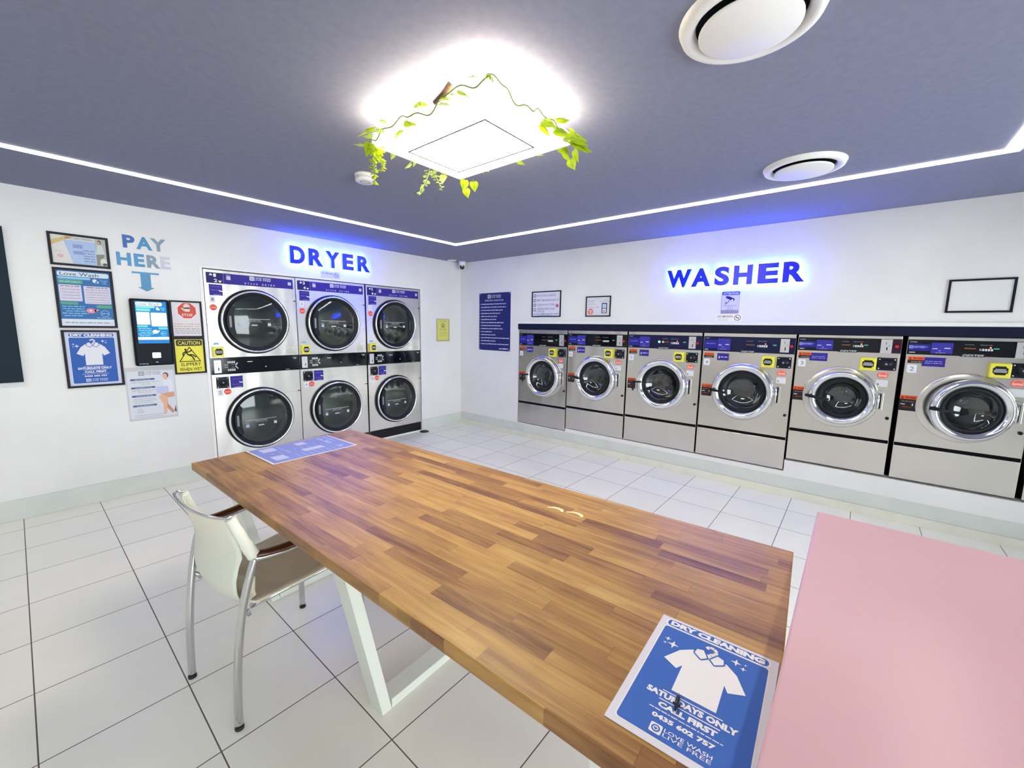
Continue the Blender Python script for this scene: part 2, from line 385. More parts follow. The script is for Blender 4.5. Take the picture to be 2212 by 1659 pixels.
# skirtings
b = MB(); b.box(-7, DX0-.026, -.012, 0, 0, .155, SKIRT); b.box(DX1+.012, 0, -.012, 0, 0, .155, SKIRT); struct(b, 'baseboard_left', bevel=.003)
b = MB(); b.box(-.010, 0, -7.6, 0, .06, .172, SKIRT)
b.prism([(-.045,0),(-.012,0),(-.012,.062),(-.016,.062)], 1, -7.6, 0, CREAM); struct(b, 'baseboard_right', bevel=.002)
# dark strip above the washers with a white ledge over it
b = MB(); b.box(-.012, .1, -6.28, -1.128, 1.447, 1.519, FASC); o = struct(b, 'trim_4')
b = MB(); b.box(-.018, 0, -6.28, -1.132, 1.520, 1.549, WHITE); struct(b, 'trim_5', bevel=.003)

# ------------------------------------------------------------------ ceiling fittings
SX, SY, EX, EY, HW = -1.0, -.99, -6.2, -5.15, .028
t = thing('led_strip_light', 'long white LED strip recessed in the grey ceiling, turning around a large rectangle', 'strip light', (0,0,H))
for nm, (x0, x1, y0, y1) in {'a': (EX, SX, SY-HW, SY+HW), 'b': (SX-HW, SX+HW, EY-HW, SY-HW), 'c': (EX, SX-HW, EY-HW, EY+HW), 'd': (EX-HW, EX+HW, EY+HW, SY-HW)}.items():
    if nm == 'a': x0, x1 = EX+HW, SX+HW
    if nm == 'c': x0 = EX-HW
    b = MB(); b.box(x0, x1, y0, y1, -.006, .0, EM_STRIP); b.build('light_strip', t)

def vent(x, y, label):
    t = thing('ceiling_vent', label, 'air vent', (x,y,H), 0, 'round ceiling air vents')
    a = MB(); a.vlathe([(.150,.0),(.152,-.010),(.160,-.020),(.175,-.024),(.192,-.018),(.200,0)], 0, 0, WHITE); a.vlathe([(.0,-.001),(.152,-.001)], 0, 0, DARK); a.build('outer_ring', t)
    a = MB(); a.vlathe([(0,-.034),(.136,-.034),(.141,-.031),(.141,-.026),(.05,-.022),(.03,0)], 0, 0, WHITE); a.build('centre_disc', t)
vent(-2.83, -4.295, 'large round white ceiling vent nearest the camera, cut off by the top of the photo')
vent(-1.376, -4.305, 'round white ceiling vent close to the LED strip above the washers')
t = thing('smoke_detector', 'small round white smoke detector on the ceiling left of the leafy lamp', 'smoke detector', (-2.84,-2.165,H))
a = MB(); a.vlathe([(0,0),(.062,0),(.062,-.012),(.055,-.014),(.055,-.018)], 0, 0, WHITE); a.build('base', t)
a = MB(); a.vlathe([(.055,-.018),(.060,-.020),(.058,-.040),(.050,-.046),(0,-.046)], 0, 0, WHITE); a.ringf; a.build('cover', t)
a = MB(); a.vlathe([(.026,-.0462),(.028,-.048),(.030,-.0462)], 0, 0, GREY); a.build('test_button', t)

# lamp: flat rectangular fitting hanging just under the ceiling
LX, LY, LZ = -2.955, -3.22, 2.27; LW, LD = .27, .355
t = thing('ceiling_lamp', 'bright rectangular ceiling lamp wrapped in artificial leaves', 'ceiling light', (LX,LY,H))
z0 = LZ-H
a = MB()
for sx in (-1, 1):
    for sy in (-1, 1): a.tube([(sx*.12, sy*.16, 0), (sx*.12, sy*.16, z0+.05)], .008, WHITE)
a.box(-.16,.16,-.2,.2,-.015,0,WHITE); a.build('ceiling_mount', t)
a = MB(); hw = .02
a.box(-LW, LW, -LD, -LD+hw, z0, z0+.05, WHITE); a.box(-LW, LW, LD-hw, LD, z0, z0+.05, WHITE); a.box(-LW, -LW+hw, -LD+hw, LD-hw, z0, z0+.05, WHITE); a.box(LW-hw, LW, -LD+hw, LD-hw, z0, z0+.05, WHITE); a.mats = [emi('luminous acrylic edge', (1.0, .9, .7), 3.)]; a.build('lamp_frame', t)
a = MB(); a.box(-LW+hw, LW-hw, -LD+hw, LD-hw, z0+.004, z0+.02, EM_LAMP); a.build('diffuser', t)
a = MB(); a.box(-LW+.03, LW-.03, -LD+.03, LD-.03, z0+.03, z0+.046, EM_LAMPUP); a.build('upper_light_panel', t)
a = MB(); a.box(-.15, .15, -.235, .235, z0-.018, z0+.004, EM_LAMP); a.build('centre_panel', t, bevel=.006)
a = MB()
for (x0, x1, y0, y1) in ((-.160,.160,-.245,-.236),(-.160,.160,.236,.245),(-.160,-.151,-.236,.236),(.151,.160,-.236,.236)): a.box(x0,x1,y0,y1,z0-.019,z0+.003,mat('grey panel rim', rgb(120,122,126), .5))
a.build('panel_rim', t)

# garland of artificial leaves around the lamp
t = thing('leaf_garland', 'green artificial ivy garland draped around the bright ceiling lamp', 'garland', (LX,LY,LZ))
def leaf(mb, c, d, n, size, mt):
    c = Vector(c); d = Vector(d).normalized(); n = Vector(n); n = (n-d*n.dot(d)).normalized(); s_ = d.cross(n)
    ol = [(0,0),( -.1,.28),(.05,.46),(.3,.5),(.58,.36),(.82,.16),(1.08,0),(.82,-.16),(.58,-.36),(.3,-.5),(.05,-.46),(-.1,-.28)]
    vs = [c + d*(a*size) + s_*(b_*size) + n*(-.10*size*abs(b_)*2 - .15*size*a*a) for a, b_ in ol] + [c + d*(.35*size)+n*(.03*size), c+d*(.72*size)-n*(.06*size)]
    k = 12
    fs = [(0,1,k),(1,2,k),(2,3,k),(3,4,k),(4,13,k),(4,5,13),(5,6,13),(6,7,13),(7,8,13),(8,k,13),(8,9,k),(9,10,k),(10,11,k),(11,0,k)]
    mb.add(vs, fs, mt, False)
    mb.tube([c-d*.3*size, c, c+d*(.7*size)+n*.012*size], .0012, VINE, 5)
per = []
def perim(u):   # u 0..4 around the rectangle
    u %= 4; k = int(u); f_ = u-k
    P4 = [(-LW,-LD),(LW,-LD),(LW,LD),(-LW,LD)]
    a_, b_ = P4[k], P4[(k+1) % 4]; return Vector((a_[0]+(b_[0]-a_[0])*f_, a_[1]+(b_[1]-a_[1])*f_, .02))
a = MB(); pts = []
for i in range(288):
    q = perim(i/72); q += Vector((q.x*.05*(1+.6*math.sin(i*.31)), q.y*.04*(1+.6*math.sin(i*.27)), .016*math.sin(i*.19)+.008*math.sin(i*.53)+.01)); pts.append(q)
a.tube(pts, .0025, VINE, 6, closed=True); a.build('vine', t)
a = MB(); rn = random.Random(3)
spots = [(1.0-.02*i, .055, LEAF) for i in range(4)]
lf = []
# big cluster on the edge toward the washers and its near corner
for u, n_, s0 in ((.78,4,.062),(.9,4,.07),(1.0,5,.075),(1.08,3,.055),(.6,2,.05)):
    for i in range(n_): lf.append((u+rn.uniform(-.05,.05), s0*rn.uniform(.8,1.15), LEAF))
for u in (2.55,2.62,2.9,3.0,3.05,3.12,3.3,3.42,3.55,3.7,3.86,2.2,2.32,1.7,1.9,2.02,1.45,1.3,2.75): lf.append((u, rn.uniform(.038,.058), LEAF2 if rn.random() < .5 else LEAF))
for i in range(30): lf.append((rn.uniform(1.0,4.1), rn.uniform(.024,.045), LEAF2))
for u, s0, mt in lf:
    q = perim(u); out = Vector((q.x/LW, q.y/LD, 0)); q = q + out*rn.uniform(0,.035) + Vector((0,0,rn.uniform(-.02,.04)))
    d = Vector((out.x+rn.uniform(-.6,.6), out.y+rn.uniform(-.6,.6), rn.uniform(-.9,.2)))
    a = MB(); leaf(a, q, d, (rn.uniform(-.5,.5)-.4, rn.uniform(-.5,.5)-.4, .6), s0, mt); a.build('leaf', t)
def sprig(x, y, z, L, n_, mt, sway=(0,0), size=.016):
    a = MB(); pts = [Vector((x+sway[0]*(i/8)**1.5, y+sway[1]*(i/8)**1.5, z-L*i/8)) for i in range(9)]
    a.tube(pts, .0015, VINE, 5)
    for i in range(n_):
        f_ = i/n_*8; k = min(int(f_), 7); q = pts[k].lerp(pts[k+1], f_-k)
        an = rn.uniform(0, 2*PI); wd = (1-i/n_*.75)
        d = Vector((math.cos(an), math.sin(an), rn.uniform(-.5,.3)))
        leaf(a, q+d*.012*wd, d, (0,0,1), size*rn.uniform(.8,1.2), mt)
    a.build('hanging_sprig', t)
sprig(-.28, .33, 0, .17, 44, LEAF, (.0,.0)); sprig(-.24,.34,.0,.10,20,LEAF,(.01,0))
sprig(.06, .36, -.01, .13, 26, LEAF2, (-.06,.02)); sprig(.10,.36,-.01,.08,14,LEAF2,(.05,0))
for q, d, nn, s0, mt in (((.27,.32,-.01),(.2,.5,-1),(-1,-.6,.2),.055,LEAF),((.30,.28,-.02),(.4,.2,-1),(-1,-.6,.2),.05,LEAF),((.27,.31,-.06),(.5,.1,-1),(-1,-.5,.2),.045,LEAF),((.15,.36,-.01),(0,.2,-1),(-1,-.5,.2),.04,LEAF2),
  ((.29,-.36,-.02),(.3,-.3,-1),(-1,.6,.2),.05,LEAF),((.3,-.34,-.05),(.6,-.3,-1),(-1,-.4,.2),.045,LEAF),((-.29,.34,.0),(-.3,.3,-1),(-1,-.6,.2),.055,LEAF),((-.27,.33,-.02),(.5,.3,-.8),(-1,-.6,.2),.055,LEAF)):
    a = MB(); leaf(a, q, d, nn, s0, mt); a.build('leaf', t)
a = MB(); a.tube([(-.29,-.10,.03), (-.272,-.135,.055), (-.262,-.17,.085)], .014, BARK, 10, radii=[.007,.013,.015]); a.build('bark_stick', t)

# security camera in the corner
t = thing('security_camera', 'white turret security camera in the ceiling corner with a round mounting plate beside it', 'camera', (-.10,-.14,H))
a = MB(); a.vlathe([(0,0),(.05,0),(.05,-.02),(.044,-.05),(.046,-.07)], 0, 0, WHITE, 28); a.build('camera_mount', t)
dv = (Vector((-3.6,-3.9,1.3))-Vector((-.10,-.14,2.32))).normalized()
a = MB()
def orb(mb, c, ax, prof, mt, seg=28):
    ax = Vector(ax).normalized(); s1 = ax.cross(Vector((0,0,1))).normalized(); s2 = ax.cross(s1); vs = []; fs = []; n = len(prof)
    for k in range(seg):
        an = 2*PI*k/seg
        for r, d in prof: vs.append(Vector(c)+ax*d+(s1*math.cos(an)+s2*math.sin(an))*r)
    for k in range(seg):
        j = (k+1) % seg
        for i in range(n-1): fs.append((k*n+i, k*n+i+1, j*n+i+1, j*n+i))
    mb.add(vs, fs, mt, True)
orb(a, (0,0,-.075), dv, [(0,-.045)]+[(.045*math.sin(x), -.045*math.cos(x)) for x in [i*PI/10 for i in range(1,8)]]+[(.036,.03),(.034,.034)], WHITE); a.build('camera_ball', t)
a = MB(); orb(a, (0,0,-.075), dv, [(.035,.034),(.028,.040),(0,.042)], flatc(62,62,52)); a.build('lens', t)
a = MB(); a.vlathe([(0,-.008),(.058,-.008),(.064,-.004),(.064,0)], -.16, .045, WHITE, 28); a.tube([(-.10,.05,-.012),(-.06,.055,-.035),(-.02,.04,-.045)], .003, LGREY, 6); a.build('mounting_plate', t)

# ------------------------------------------------------------------ back-lit sign letters
def sign(word, spans, z0, z1, rot, origin, label):
    t = thing('back_lit_sign', label, 'sign', origin, rot)
    for ch, x0, x1 in spans:
        a = MB(); a.text(ch, x0, x1, z0, z1, .040, FACEB, bold=.048, res=5, depth=.022, side=EM_SIDE, back=EM_HALO)
        a.build('letter', t)
        a = MB()
        xm = (x0+x1)/2
        xx = x0+.014 if ch in 'DRHE' else (x0+x1)/2
        a.tube([(xx, 0, (z0+z1)/2), (xx, -.018, (z0+z1)/2)], .003, GREY, 6)
        a.build('standoff', t)
sign('DRYER', [('D',-2.437,-2.284),('R',-2.246,-2.090),('Y',-2.060,-1.900),('E',-1.866,-1.732),('R',-1.682,-1.520)], 2.096, 2.275, 0, (0,0,0), 'glowing blue back-lit letters reading DRYER on the wall above the dryers')
sign('WASHER', [('W',3.085,3.322),('A',3.325,3.500),('S',3.535,3.662),('H',3.697,3.850),('E',3.893,4.050),('R',4.082,4.240)], 1.887, 2.060, RW, (0,0,0), 'glowing blue back-lit letters reading WASHER on the wall above the washers')
for r_ in list(TXT): pass

# ------------------------------------------------------------------ small shared prints
def logo(mb, x0, x1, z0, z1, d, fg, bgm, line2=True):
    h = z1-z0; mb.rrect(x0, x0+h, z0, z1, h*.14, d, fg); mb.ringf(x0+h/2, z0+h/2, h*.24, h*.36, d+.0004, bgm, 20)
    mb.poly([(x0+h*.5,z0+h*.33),(x0+h*.66,z0+h*.5),(x0+h*.58,z0+h*.62),(x0+h*.5,z0+h*.55),(x0+h*.42,z0+h*.62),(x0+h*.34,z0+h*.5)], d+.0004, bgm)
    mb.text('LOVE WASH', x0+h*1.15, x1, z0+h*.56, z0+h*.94, d, fg, .01); mb.text('LIVE FREE', x0+h*1.15, x1, z0+h*.10, z0+h*.46, d, fg, .0)
def qr_blank(mb, x0, z0, s_, d, mt): mb.rrect(x0, x0+s_, z0, z0+s_, s_*.1, d, mt)
def spark(mb, x, z, r, d, mt): mb.poly([(x+r*(1 if i % 2 == 0 else .3)*math.cos(i*PI/4), z+r*(1 if i % 2 == 0 else .3)*math.sin(i*PI/4)) for i in range(8)], d, mt)

def dryclean(mb, W_, H_, d, blue, white, rim, e=.0005):
    u = lambda x: x*W_
    v = lambda y: y*H_
    mb.rect(0, W_, 0, H_, d, rim); mb.rrect(u(.055), u(.945), v(.035), v(.905), u(.03), d+e, white)
    mb.rrect(u(.065), u(.935), v(.042), v(.898), u(.028), d+2*e, blue)
    mb.rrect(u(.055), u(.945), v(.905), v(.985), v(.03), d+e, white); mb.rrect(u(.07), u(.93), v(.912), v(.978), v(.03), d+2*e, blue)
    mb.text('DRY CLEANING', u(.10), u(.90), v(.920), v(.970), d+3*e, white, .065)
    # polo shirt on a hanger
    sh = [(.36,.775),(.46,.79),(.54,.79),(.64,.775),(.73,.72),(.82,.60),(.70,.555),(.665,.60),(.665,.38),(.335,.38),(.335,.60),(.30,.555),(.18,.60),(.27,.72)]
    mb.poly([(u(x), v(y)) for x, y in sh], d+3*e, white)
    for q in ([(.385,.80),(.445,.815),(.495,.752),(.445,.715),(.375,.755)], [(.615,.80),(.555,.815),(.505,.752),(.555,.715),(.625,.755)]):
        mb.poly([(u(x), v(y)) for x, y in q], d+5*e, white)
        for i in range(len(q)):
            A, B = q[i], q[(i+1) % len(q)]; mb.line(u(A[0]), v(A[1]), u(B[0]), v(B[1]), u(.012), d+6*e, blue)
    pts = [(.5,.755),(.5,.79),(.535,.815),(.54,.84),(.515,.86),(.48,.86),(.455,.84)]
    for A, B in zip(pts, pts[1:]): mb.line(u(A[0]), v(A[1]), u(B[0]), v(B[1]), u(.034), d+4*e, white)
    for x, y, r in ((.20,.74,.035),(.14,.775,.02),(.13,.73,.012),(.70,.83,.03),(.76,.80,.018),(.77,.84,.010)): spark(mb, u(x), v(y), u(r)*1.5, d+3*e, white)
    mb.rect(u(.28), u(.72), v(.350), v(.356), d+3*e, white); mb.text('SATURDAYS ONLY', u(.17), u(.83), v(.300), v(.342), d+3*e, white, .055)
    mb.rect(u(.28), u(.72), v(.283), v(.289), d+3*e, white); mb.text('CALL FIRST', u(.29), u(.71), v(.232), v(.270), d+3*e, white, .055)
    mb.words(u(.24), u(.76), v(.208), v(.007), d+3*e, white, 5); mb.text('0435 602 757', u(.28), u(.72), v(.156), v(.187), d+3*e, white, .05)
    logo(mb, u(.30), u(.72), v(.065), v(.125), d+3*e, white, blue)

def frame_mb(W_, H_, fw, dp, mt):
    a = MB(); a.box(0, W_, -dp, 0, 0, fw, mt); a.box(0, W_, -dp, 0, H_-fw, H_, mt); a.box(0, fw, -dp, 0, fw, H_-fw, mt); a.box(W_-fw, W_, -dp, 0, fw, H_-fw, mt); return a
def poster(name, label, cat, x0, x1, z0, z1, rot, fw, draw, fmt=FRAMEB, tilt=0., dp=.010, group=None):
    # local wall coords: x0..x1, z0..z1 ; thing sits at its lower left corner
    W_, H_ = x1-x0, z1-z0
    loc = (x0, 0, z0) if rot == 0 else (0, -x0, z0)
    t = thing(name, label, cat, loc, rot, group)
    if fw: frame_mb(W_, H_, fw, dp, fmt).build('frame', t)
    a = MB(); s = fw*.8
    a.box(s, W_-s, -.003, -.0005, s, H_-s, PAPER)
    sub = MB(); draw(sub, W_-2*fw, H_-2*fw, .0036)
    a.add([(x+fw, y, z+fw) for x, y, z in sub.v], [], PAPER)
    o_ = len(a.v)-len(sub.v)
    for f, k, sm in zip(sub.f, sub.m, sub.sm): a.f.append([i+o_ for i in f]); a.m.append(a.mi(sub.mats[k])); a.sm.append(sm)
    a.build('sheet', t)
    return t

# --- early bird poster
def d_early(m_, W_, H_, d):
    m_.rect(0, W_, 0, H_, d, flatc(214,212,208)); e = .0005
    m_.poly([(W_*.22,H_*.85),(W_*.80,H_*.85),(W_*.80,0),(W_*.36,0)], d+e, flatc(168,190,222))
    m_.poly([(0,H_*.62),(0,H_*.80),(W_*.30,H_),(W_*.42,H_)], d+2*e, flatc(206,182,122))
    m_.text('EARLY BIRD OPENING', W_*.26, W_*.76, H_*.89, H_*.96, d+2*e, GREY, .01)
    for i, (z, h) in enumerate(((.58,.16),(.36,.14))): m_.words(W_*.38, W_*.56, H_*z, H_*h, d+2*e, flatc(140,150,200), 11+i)
    for i in range(5): m_.words(W_*.56, W_*.77, H_*(.50-.095*i), H_*.035, d+2*e, flatc(110,128,168), 20+i)
    m_.disc(W_*.14, H_*.26, W_*.06, H_*.07, d+2*e, flatc(214,176,178)); m_.words(W_*.06, W_*.2, H_*.42, H_*.04, d+2*e, LGREY, 9)
    m_.rect(W_*.80, W_, 0, H_, d+e, flatc(176,184,176)); m_.disc(W_*.88, H_*.88, W_*.035, H_*.08, d+3*e, flatc(110,72,58)); m_.disc(W_*.872, H_*.86, W_*.024, H_*.06, d+4*e, flatc(196,160,140))
    m_.poly([(W_*.84,H_*.78),(W_*.93,H_*.78),(W_*.97,H_*.45),(W_*.80,H_*.42)], d+3*e, flatc(200,208,206)); m_.poly([(W_*.80,H_*.42),(W_*.96,H_*.45),(W_*.94,H_*.3),(W_*.84,H_*.02),(W_*.80,H_*.02)], d+3*e, flatc(138,134,120))
    m_.disc(W_*.93, H_*.16, W_*.065, H_*.13, d+4*e, flatc(214,216,208)); m_.disc(W_*.95, H_*.02+H_*.05, W_*.045, H_*.05, d+5*e, flatc(92,92,92))
poster('framed_poster', 'small framed photo poster, topmost of the stack of three posters at left', 'poster', -4.124, -3.800, 1.878, 2.115, 0, .016, d_early)
# --- blue price list
def d_price(m_, W_, H_, d, M=None, lit=False):
    e = .0005; g_ = M or {}
    blue = g_.get('b', flatc(56,108,164)); wh = g_.get('w', flatc(208,222,232)); grn = g_.get('g', flatc(92,162,130)); box_ = g_.get('x', flatc(206,202,220)); ink = g_.get('i', flatc(40,52,60)); cy = g_.get('c', flatc(140,190,226)); pk = g_.get('p', flatc(226,140,160))
    m_.rect(0, W_, 0, H_, d, blue)
    m_.rrect(W_*.02, W_*(.86 if lit else .98), H_*.895, H_*.98, H_*.03, d+e, wh); m_.text('Love Wash', W_*.07, W_*.78, H_*.908, H_*.968, d+2*e, ink, .0, res=3)
    m_.rrect(W_*.02, W_*.62, H_*.845, H_*.885, H_*.015, d+e, cy); m_.rrect(W_*.02, W_*.47, H_*.765, H_*.835, H_*.02, d+e, grn); m_.words(W_*.05, W_*.42, H_*.788, H_*.022, d+2*e, cy, 3)
    m_.disc(W_*.70, H_*.835, W_*.045, H_*.035, d+e, wh); m_.disc(W_*.745, H_*.815, W_*.03, H_*.02, d+e, wh)
    m_.text('Over', W_*.80, W_*.95, H_*.83, H_*.865, d+e, cy, .01); m_.text('1K', W_*.85, W_*.93, H_*.785, H_*.82, d+e, cy, .01)
    m_.rrect(W_*.02, W_*.43, H_*.45, H_*.745, H_*.015, d+e, box_); m_.rrect(W_*.47, W_*.98, H_*.41, H_*.735, H_*.015, d+e, box_)
    if not lit:
        m_.words(W_*.05, W_*.40, H_*.71, H_*.020, d+2*e, GREY, 4); m_.words(W_*.53, W_*.93, H_*.70, H_*.022, d+2*e, GREY, 6)
        for i in range(4): m_.words(W_*.07, W_*.40, H_*(.655-.053*i), H_*.010, d+2*e, GREY, 30+i)
        for i in range(6): m_.words(W_*.50, W_*.95, H_*(.66-.045*i), H_*.011, d+2*e, GREY, 40+i)
    m_.rrect(W_*.02, W_*.34, H_*.385, H_*.435, H_*.015, d+e, grn); m_.rrect(W_*.68, W_*.98, H_*.335, H_*.39, H_*.015, d+e, grn)
    for i, (a_, b_) in enumerate(((.04,.45),(.05,.44),(.10,.46),(.03,.52),(.06,.40))): m_.words(W_*a_, W_*b_, H_*(.345-.042*i), H_*.018, d+e, cy, 50+i)
    m_.disc(W_*.57, H_*.28, W_*.095, H_*.045, d+e, pk); m_.poly([(W_*.62,H_*.30),(W_*.73,H_*.31),(W_*.65,H_*.25)], d+e, pk); m_.disc(W_*.56, H_*.285, W_*.03, H_*.014, d+2*e, wh)
    m_.ringf(W_*.83, H_*.235, W_*.075, W_*.088, d+e, cy); m_.words(W_*.77, W_*.89, H_*.225, H_*.02, d+e, cy, 8); m_.words(W_*.66, W_*.95, H_*.145, H_*.018, d+e, cy, 7)
    m_.rect(0, W_, H_*(.055 if not lit else .09), H_*(.125 if not lit else .15), d+2*e, wh if not lit else box_)
    if not lit: m_.rect(0, W_, 0, H_*.055, d+2*e, wh); m_.words(W_*.06, W_*.92, H_*.05, H_*.02, d+3*e, GREY, 9)
poster('framed_poster', 'framed blue price poster with pale boxes, middle of the stack of three at left', 'poster', -4.120, -3.797, 1.412, 1.860, 0, .016, d_price)
poster('framed_poster', 'framed blue DRY CLEANING poster with a white polo shirt, lowest of the three at left', 'poster', -4.117, -3.792, .947, 1.395, 0, .016, lambda m_, W_, H_, d: dryclean(m_, W_, H_, d, flatc(46,92,172), flatc(222,222,230), flatc(200,206,226)))

# --- PAY HERE lettering, worn silver-blue vinyl
SILV = mat('worn mirror vinyl blue', rgb(62,112,150), .35, .6); SILV2 = mat('worn mirror vinyl pale', rgb(124,144,160), .5, .3); SILV3 = mat('worn mirror vinyl white', rgb(186,186,200), .5, .3); SILV4 = mat('worn mirror vinyl deep', rgb(48,84,140), .35, .55)
t = thing('wall_lettering', 'shiny blue vinyl letters reading PAY HERE, the last letter worn almost white', 'lettering', (0,0,0))
for ch, x0, x1, z0, z1, mt in (('P',-3.713,-3.638,2.061,2.163,SILV4),('A',-3.632,-3.530,2.060,2.163,SILV),('Y',-3.541,-3.438,2.060,2.163,SILV2),('H',-3.760,-3.672,1.918,2.022,SILV),('E',-3.654,-3.588,1.918,2.022,SILV),('R',-3.575,-3.488,1.917,2.021,SILV2),('E',-3.484,-3.418,1.917,2.021,SILV3)):
    a = MB(); a.text(ch, x0, x1, z0, z1, .0018, mt, .04, 3, depth=.0014); a.build('letter', t)
t = thing('arrow_decal', 'blue downward arrow decal under a thin bar, pointing at the payment terminal', 'decal', (0,0,0))
a = MB(); a.box(-3.677, -3.503, -.0018, -.0004, 1.862, 1.877, SILV); a.build('bar', t)
a = MB(); a.prism([(-3.625,1.862),(-3.625,1.752),(-3.648,1.752),(-3.592,1.719),(-3.538,1.752),(-3.560,1.752),(-3.560,1.862)], 1, -.0016, -.0004, mat('blue arrow vinyl', rgb(66,134,176), .4)); a.build('arrow', t)

# --- payment terminal
SCR = {'b': emi('screen blue', rgb(60,142,214), 1.15), 'w': emi('screen white', rgb(225,245,255), 1.6), 'g': emi('screen green', rgb(110,214,200), 1.3), 'x': emi('screen box white', rgb(255,255,255), 1.7), 'i': emi('screen ink', rgb(40,70,100), .8), 'c': emi('screen cyan', rgb(150,225,248), 1.4), 'p': emi('screen pale', rgb(240,250,255), 1.6)}
t = thing('payment_terminal', 'black wall-mounted payment terminal with a lit blue touch screen', 'payment terminal', (-3.716,0,1.098))
a = MB(); a.box(0, .254, -.045, 0, 0, .558, mat('black terminal shell', rgb(14,18,30), .35, spec=.1)); a.build('body', t, bevel=.012)
a = MB(); a.rect(.030, .232, .188, .538, .0458, SCR['b']); sub = MB(); d_price(sub, .202, .350, .0462, SCR, True)
a.add([(x+.030, y, z+.188) for x, y, z in sub.v], [], SCR['b']); o_ = len(a.v)-len(sub.v)
for f, k, sm in zip(sub.f, sub.m, sub.sm): a.f.append([i+o_ for i in f]); a.m.append(a.mi(sub.mats[k])); a.sm.append(sm)
a.build('screen', t)
a = MB(); a.rrect(.110, .166, .064, .110, .006, .0462, emi('card reader light', (1,1,1), 2.2)); a.build('card_reader', t)
a = MB(); a.words(.022, .080, .014, .006, .0462, LGREY, 3); a.rrect(.128,.146,.026,.031,.002,.0462,emi('tiny blue led', rgb(150,180,255),1.5)); a.build('badge', t)

# --- STOP and CAUTION
def d_stop(m_, W_, H_, d):
    e = .0005; m_.rect(0, W_, 0, H_, d, flatc(222,218,220)); red = flatc(206,84,76); cx_, cz_, R_ = W_*.53, H_*.755, W_*.345
    oc = lambda r: [(cx_+r*math.cos(PI/8+i*PI/4), cz_+r*math.sin(PI/8+i*PI/4)*1.02) for i in range(8)]
    m_.poly(oc(R_*1.10), d+e, flatc(236,228,226)); m_.poly(oc(R_), d+2*e, red); w_ = flatc(224,222,210)
    hb = cz_+.008; k_ = .72; m_.rrect(cx_-.030*k_, cx_+.030*k_, hb-.022*k_, hb+.03*k_, .009, d+3*e, w_)
    for i, (x, h) in enumerate(((-.030,.062),(-.0145,.074),(.001,.072),(.0165,.064))): m_.rrect(cx_+x*k_, cx_+(x+.0130)*k_, hb+.01*k_, hb+h*k_, .004, d+3*e, w_)
    m_.line(cx_-.022*k_, hb-.014*k_, cx_-.052*k_, hb+.020*k_, .010, d+3*e, w_)
    m_.text('STOP', cx_-.040, cx_+.040, cz_-.050, cz_-.026, d+3*e, w_, .02)
    m_.text('PLEASE CLOSE THE', W_*.05, W_*.95, H_*.335, H_*.375, d+e, flatc(178,140,128), .01); m_.text('DOOR BEHIND YOU', W_*.05, W_*.95, H_*.265, H_*.305, d+e, flatc(178,140,128), .01)
    for i in range(3): m_.words(W_*.06, W_*.95, H_*(.20-.06*i), H_*.025, d+e, GREY, 60+i)
poster('framed_sign', 'framed white sign with a red STOP octagon and a raised hand', 'sign', -3.456, -3.223, 1.332, 1.657, 0, .014, d_stop)
def d_caut(m_, W_, H_, d):
    e = .0005; m_.rect(0, W_, 0, H_, d, YEL); k = flatc(52,50,34); m_.rrect(W_*.05, W_*.97, H_*.80, H_*.98, .014, d+e, k)
    m_.text('CAUTION', W_*.11, W_*.90, H_*.83, H_*.945, d+2*e, flatc(228,222,120), .015)
    A, B, C_ = (W_*.13,H_*.33),(W_*.87,H_*.33),(W_*.50,H_*.76)
    for p_, q_ in ((A,B),(B,C_),(C_,A)): m_.line(p_[0],p_[1],q_[0],q_[1],.007,d+e,k)
    m_.disc(W_*.355, H_*.69, .0085, .0085, d+2*e, k)
    for L_ in ([(.36,.66),(.42,.54)],[(.42,.54),(.58,.48)],[(.58,.48),(.66,.36)],[(.43,.53),(.60,.53)],[(.60,.53),(.72,.45)],[(.37,.63),(.26,.58)],[(.26,.58),(.27,.50)],[(.40,.61),(.52,.63)],[(.52,.63),(.58,.68)]): m_.line(W_*L_[0][0],H_*L_[0][1],W_*L_[1][0],H_*L_[1][1],.0105,d+2*e,k)
    m_.line(W_*.50,H_*.39,W_*.66,H_*.385,.002,d+e,k)
    m_.text('SLIPPERY', W_*.16, W_*.88, H_*.19, H_*.29, d+e, k, .01); m_.text('WHEN WET', W_*.10, W_*.90, H_*.04, H_*.14, d+e, k, .01)
poster('framed_sign', 'framed yellow CAUTION slippery when wet sign with a falling figure', 'sign', -3.457, -3.223, 1.006, 1.331, 0, .014, d_caut)
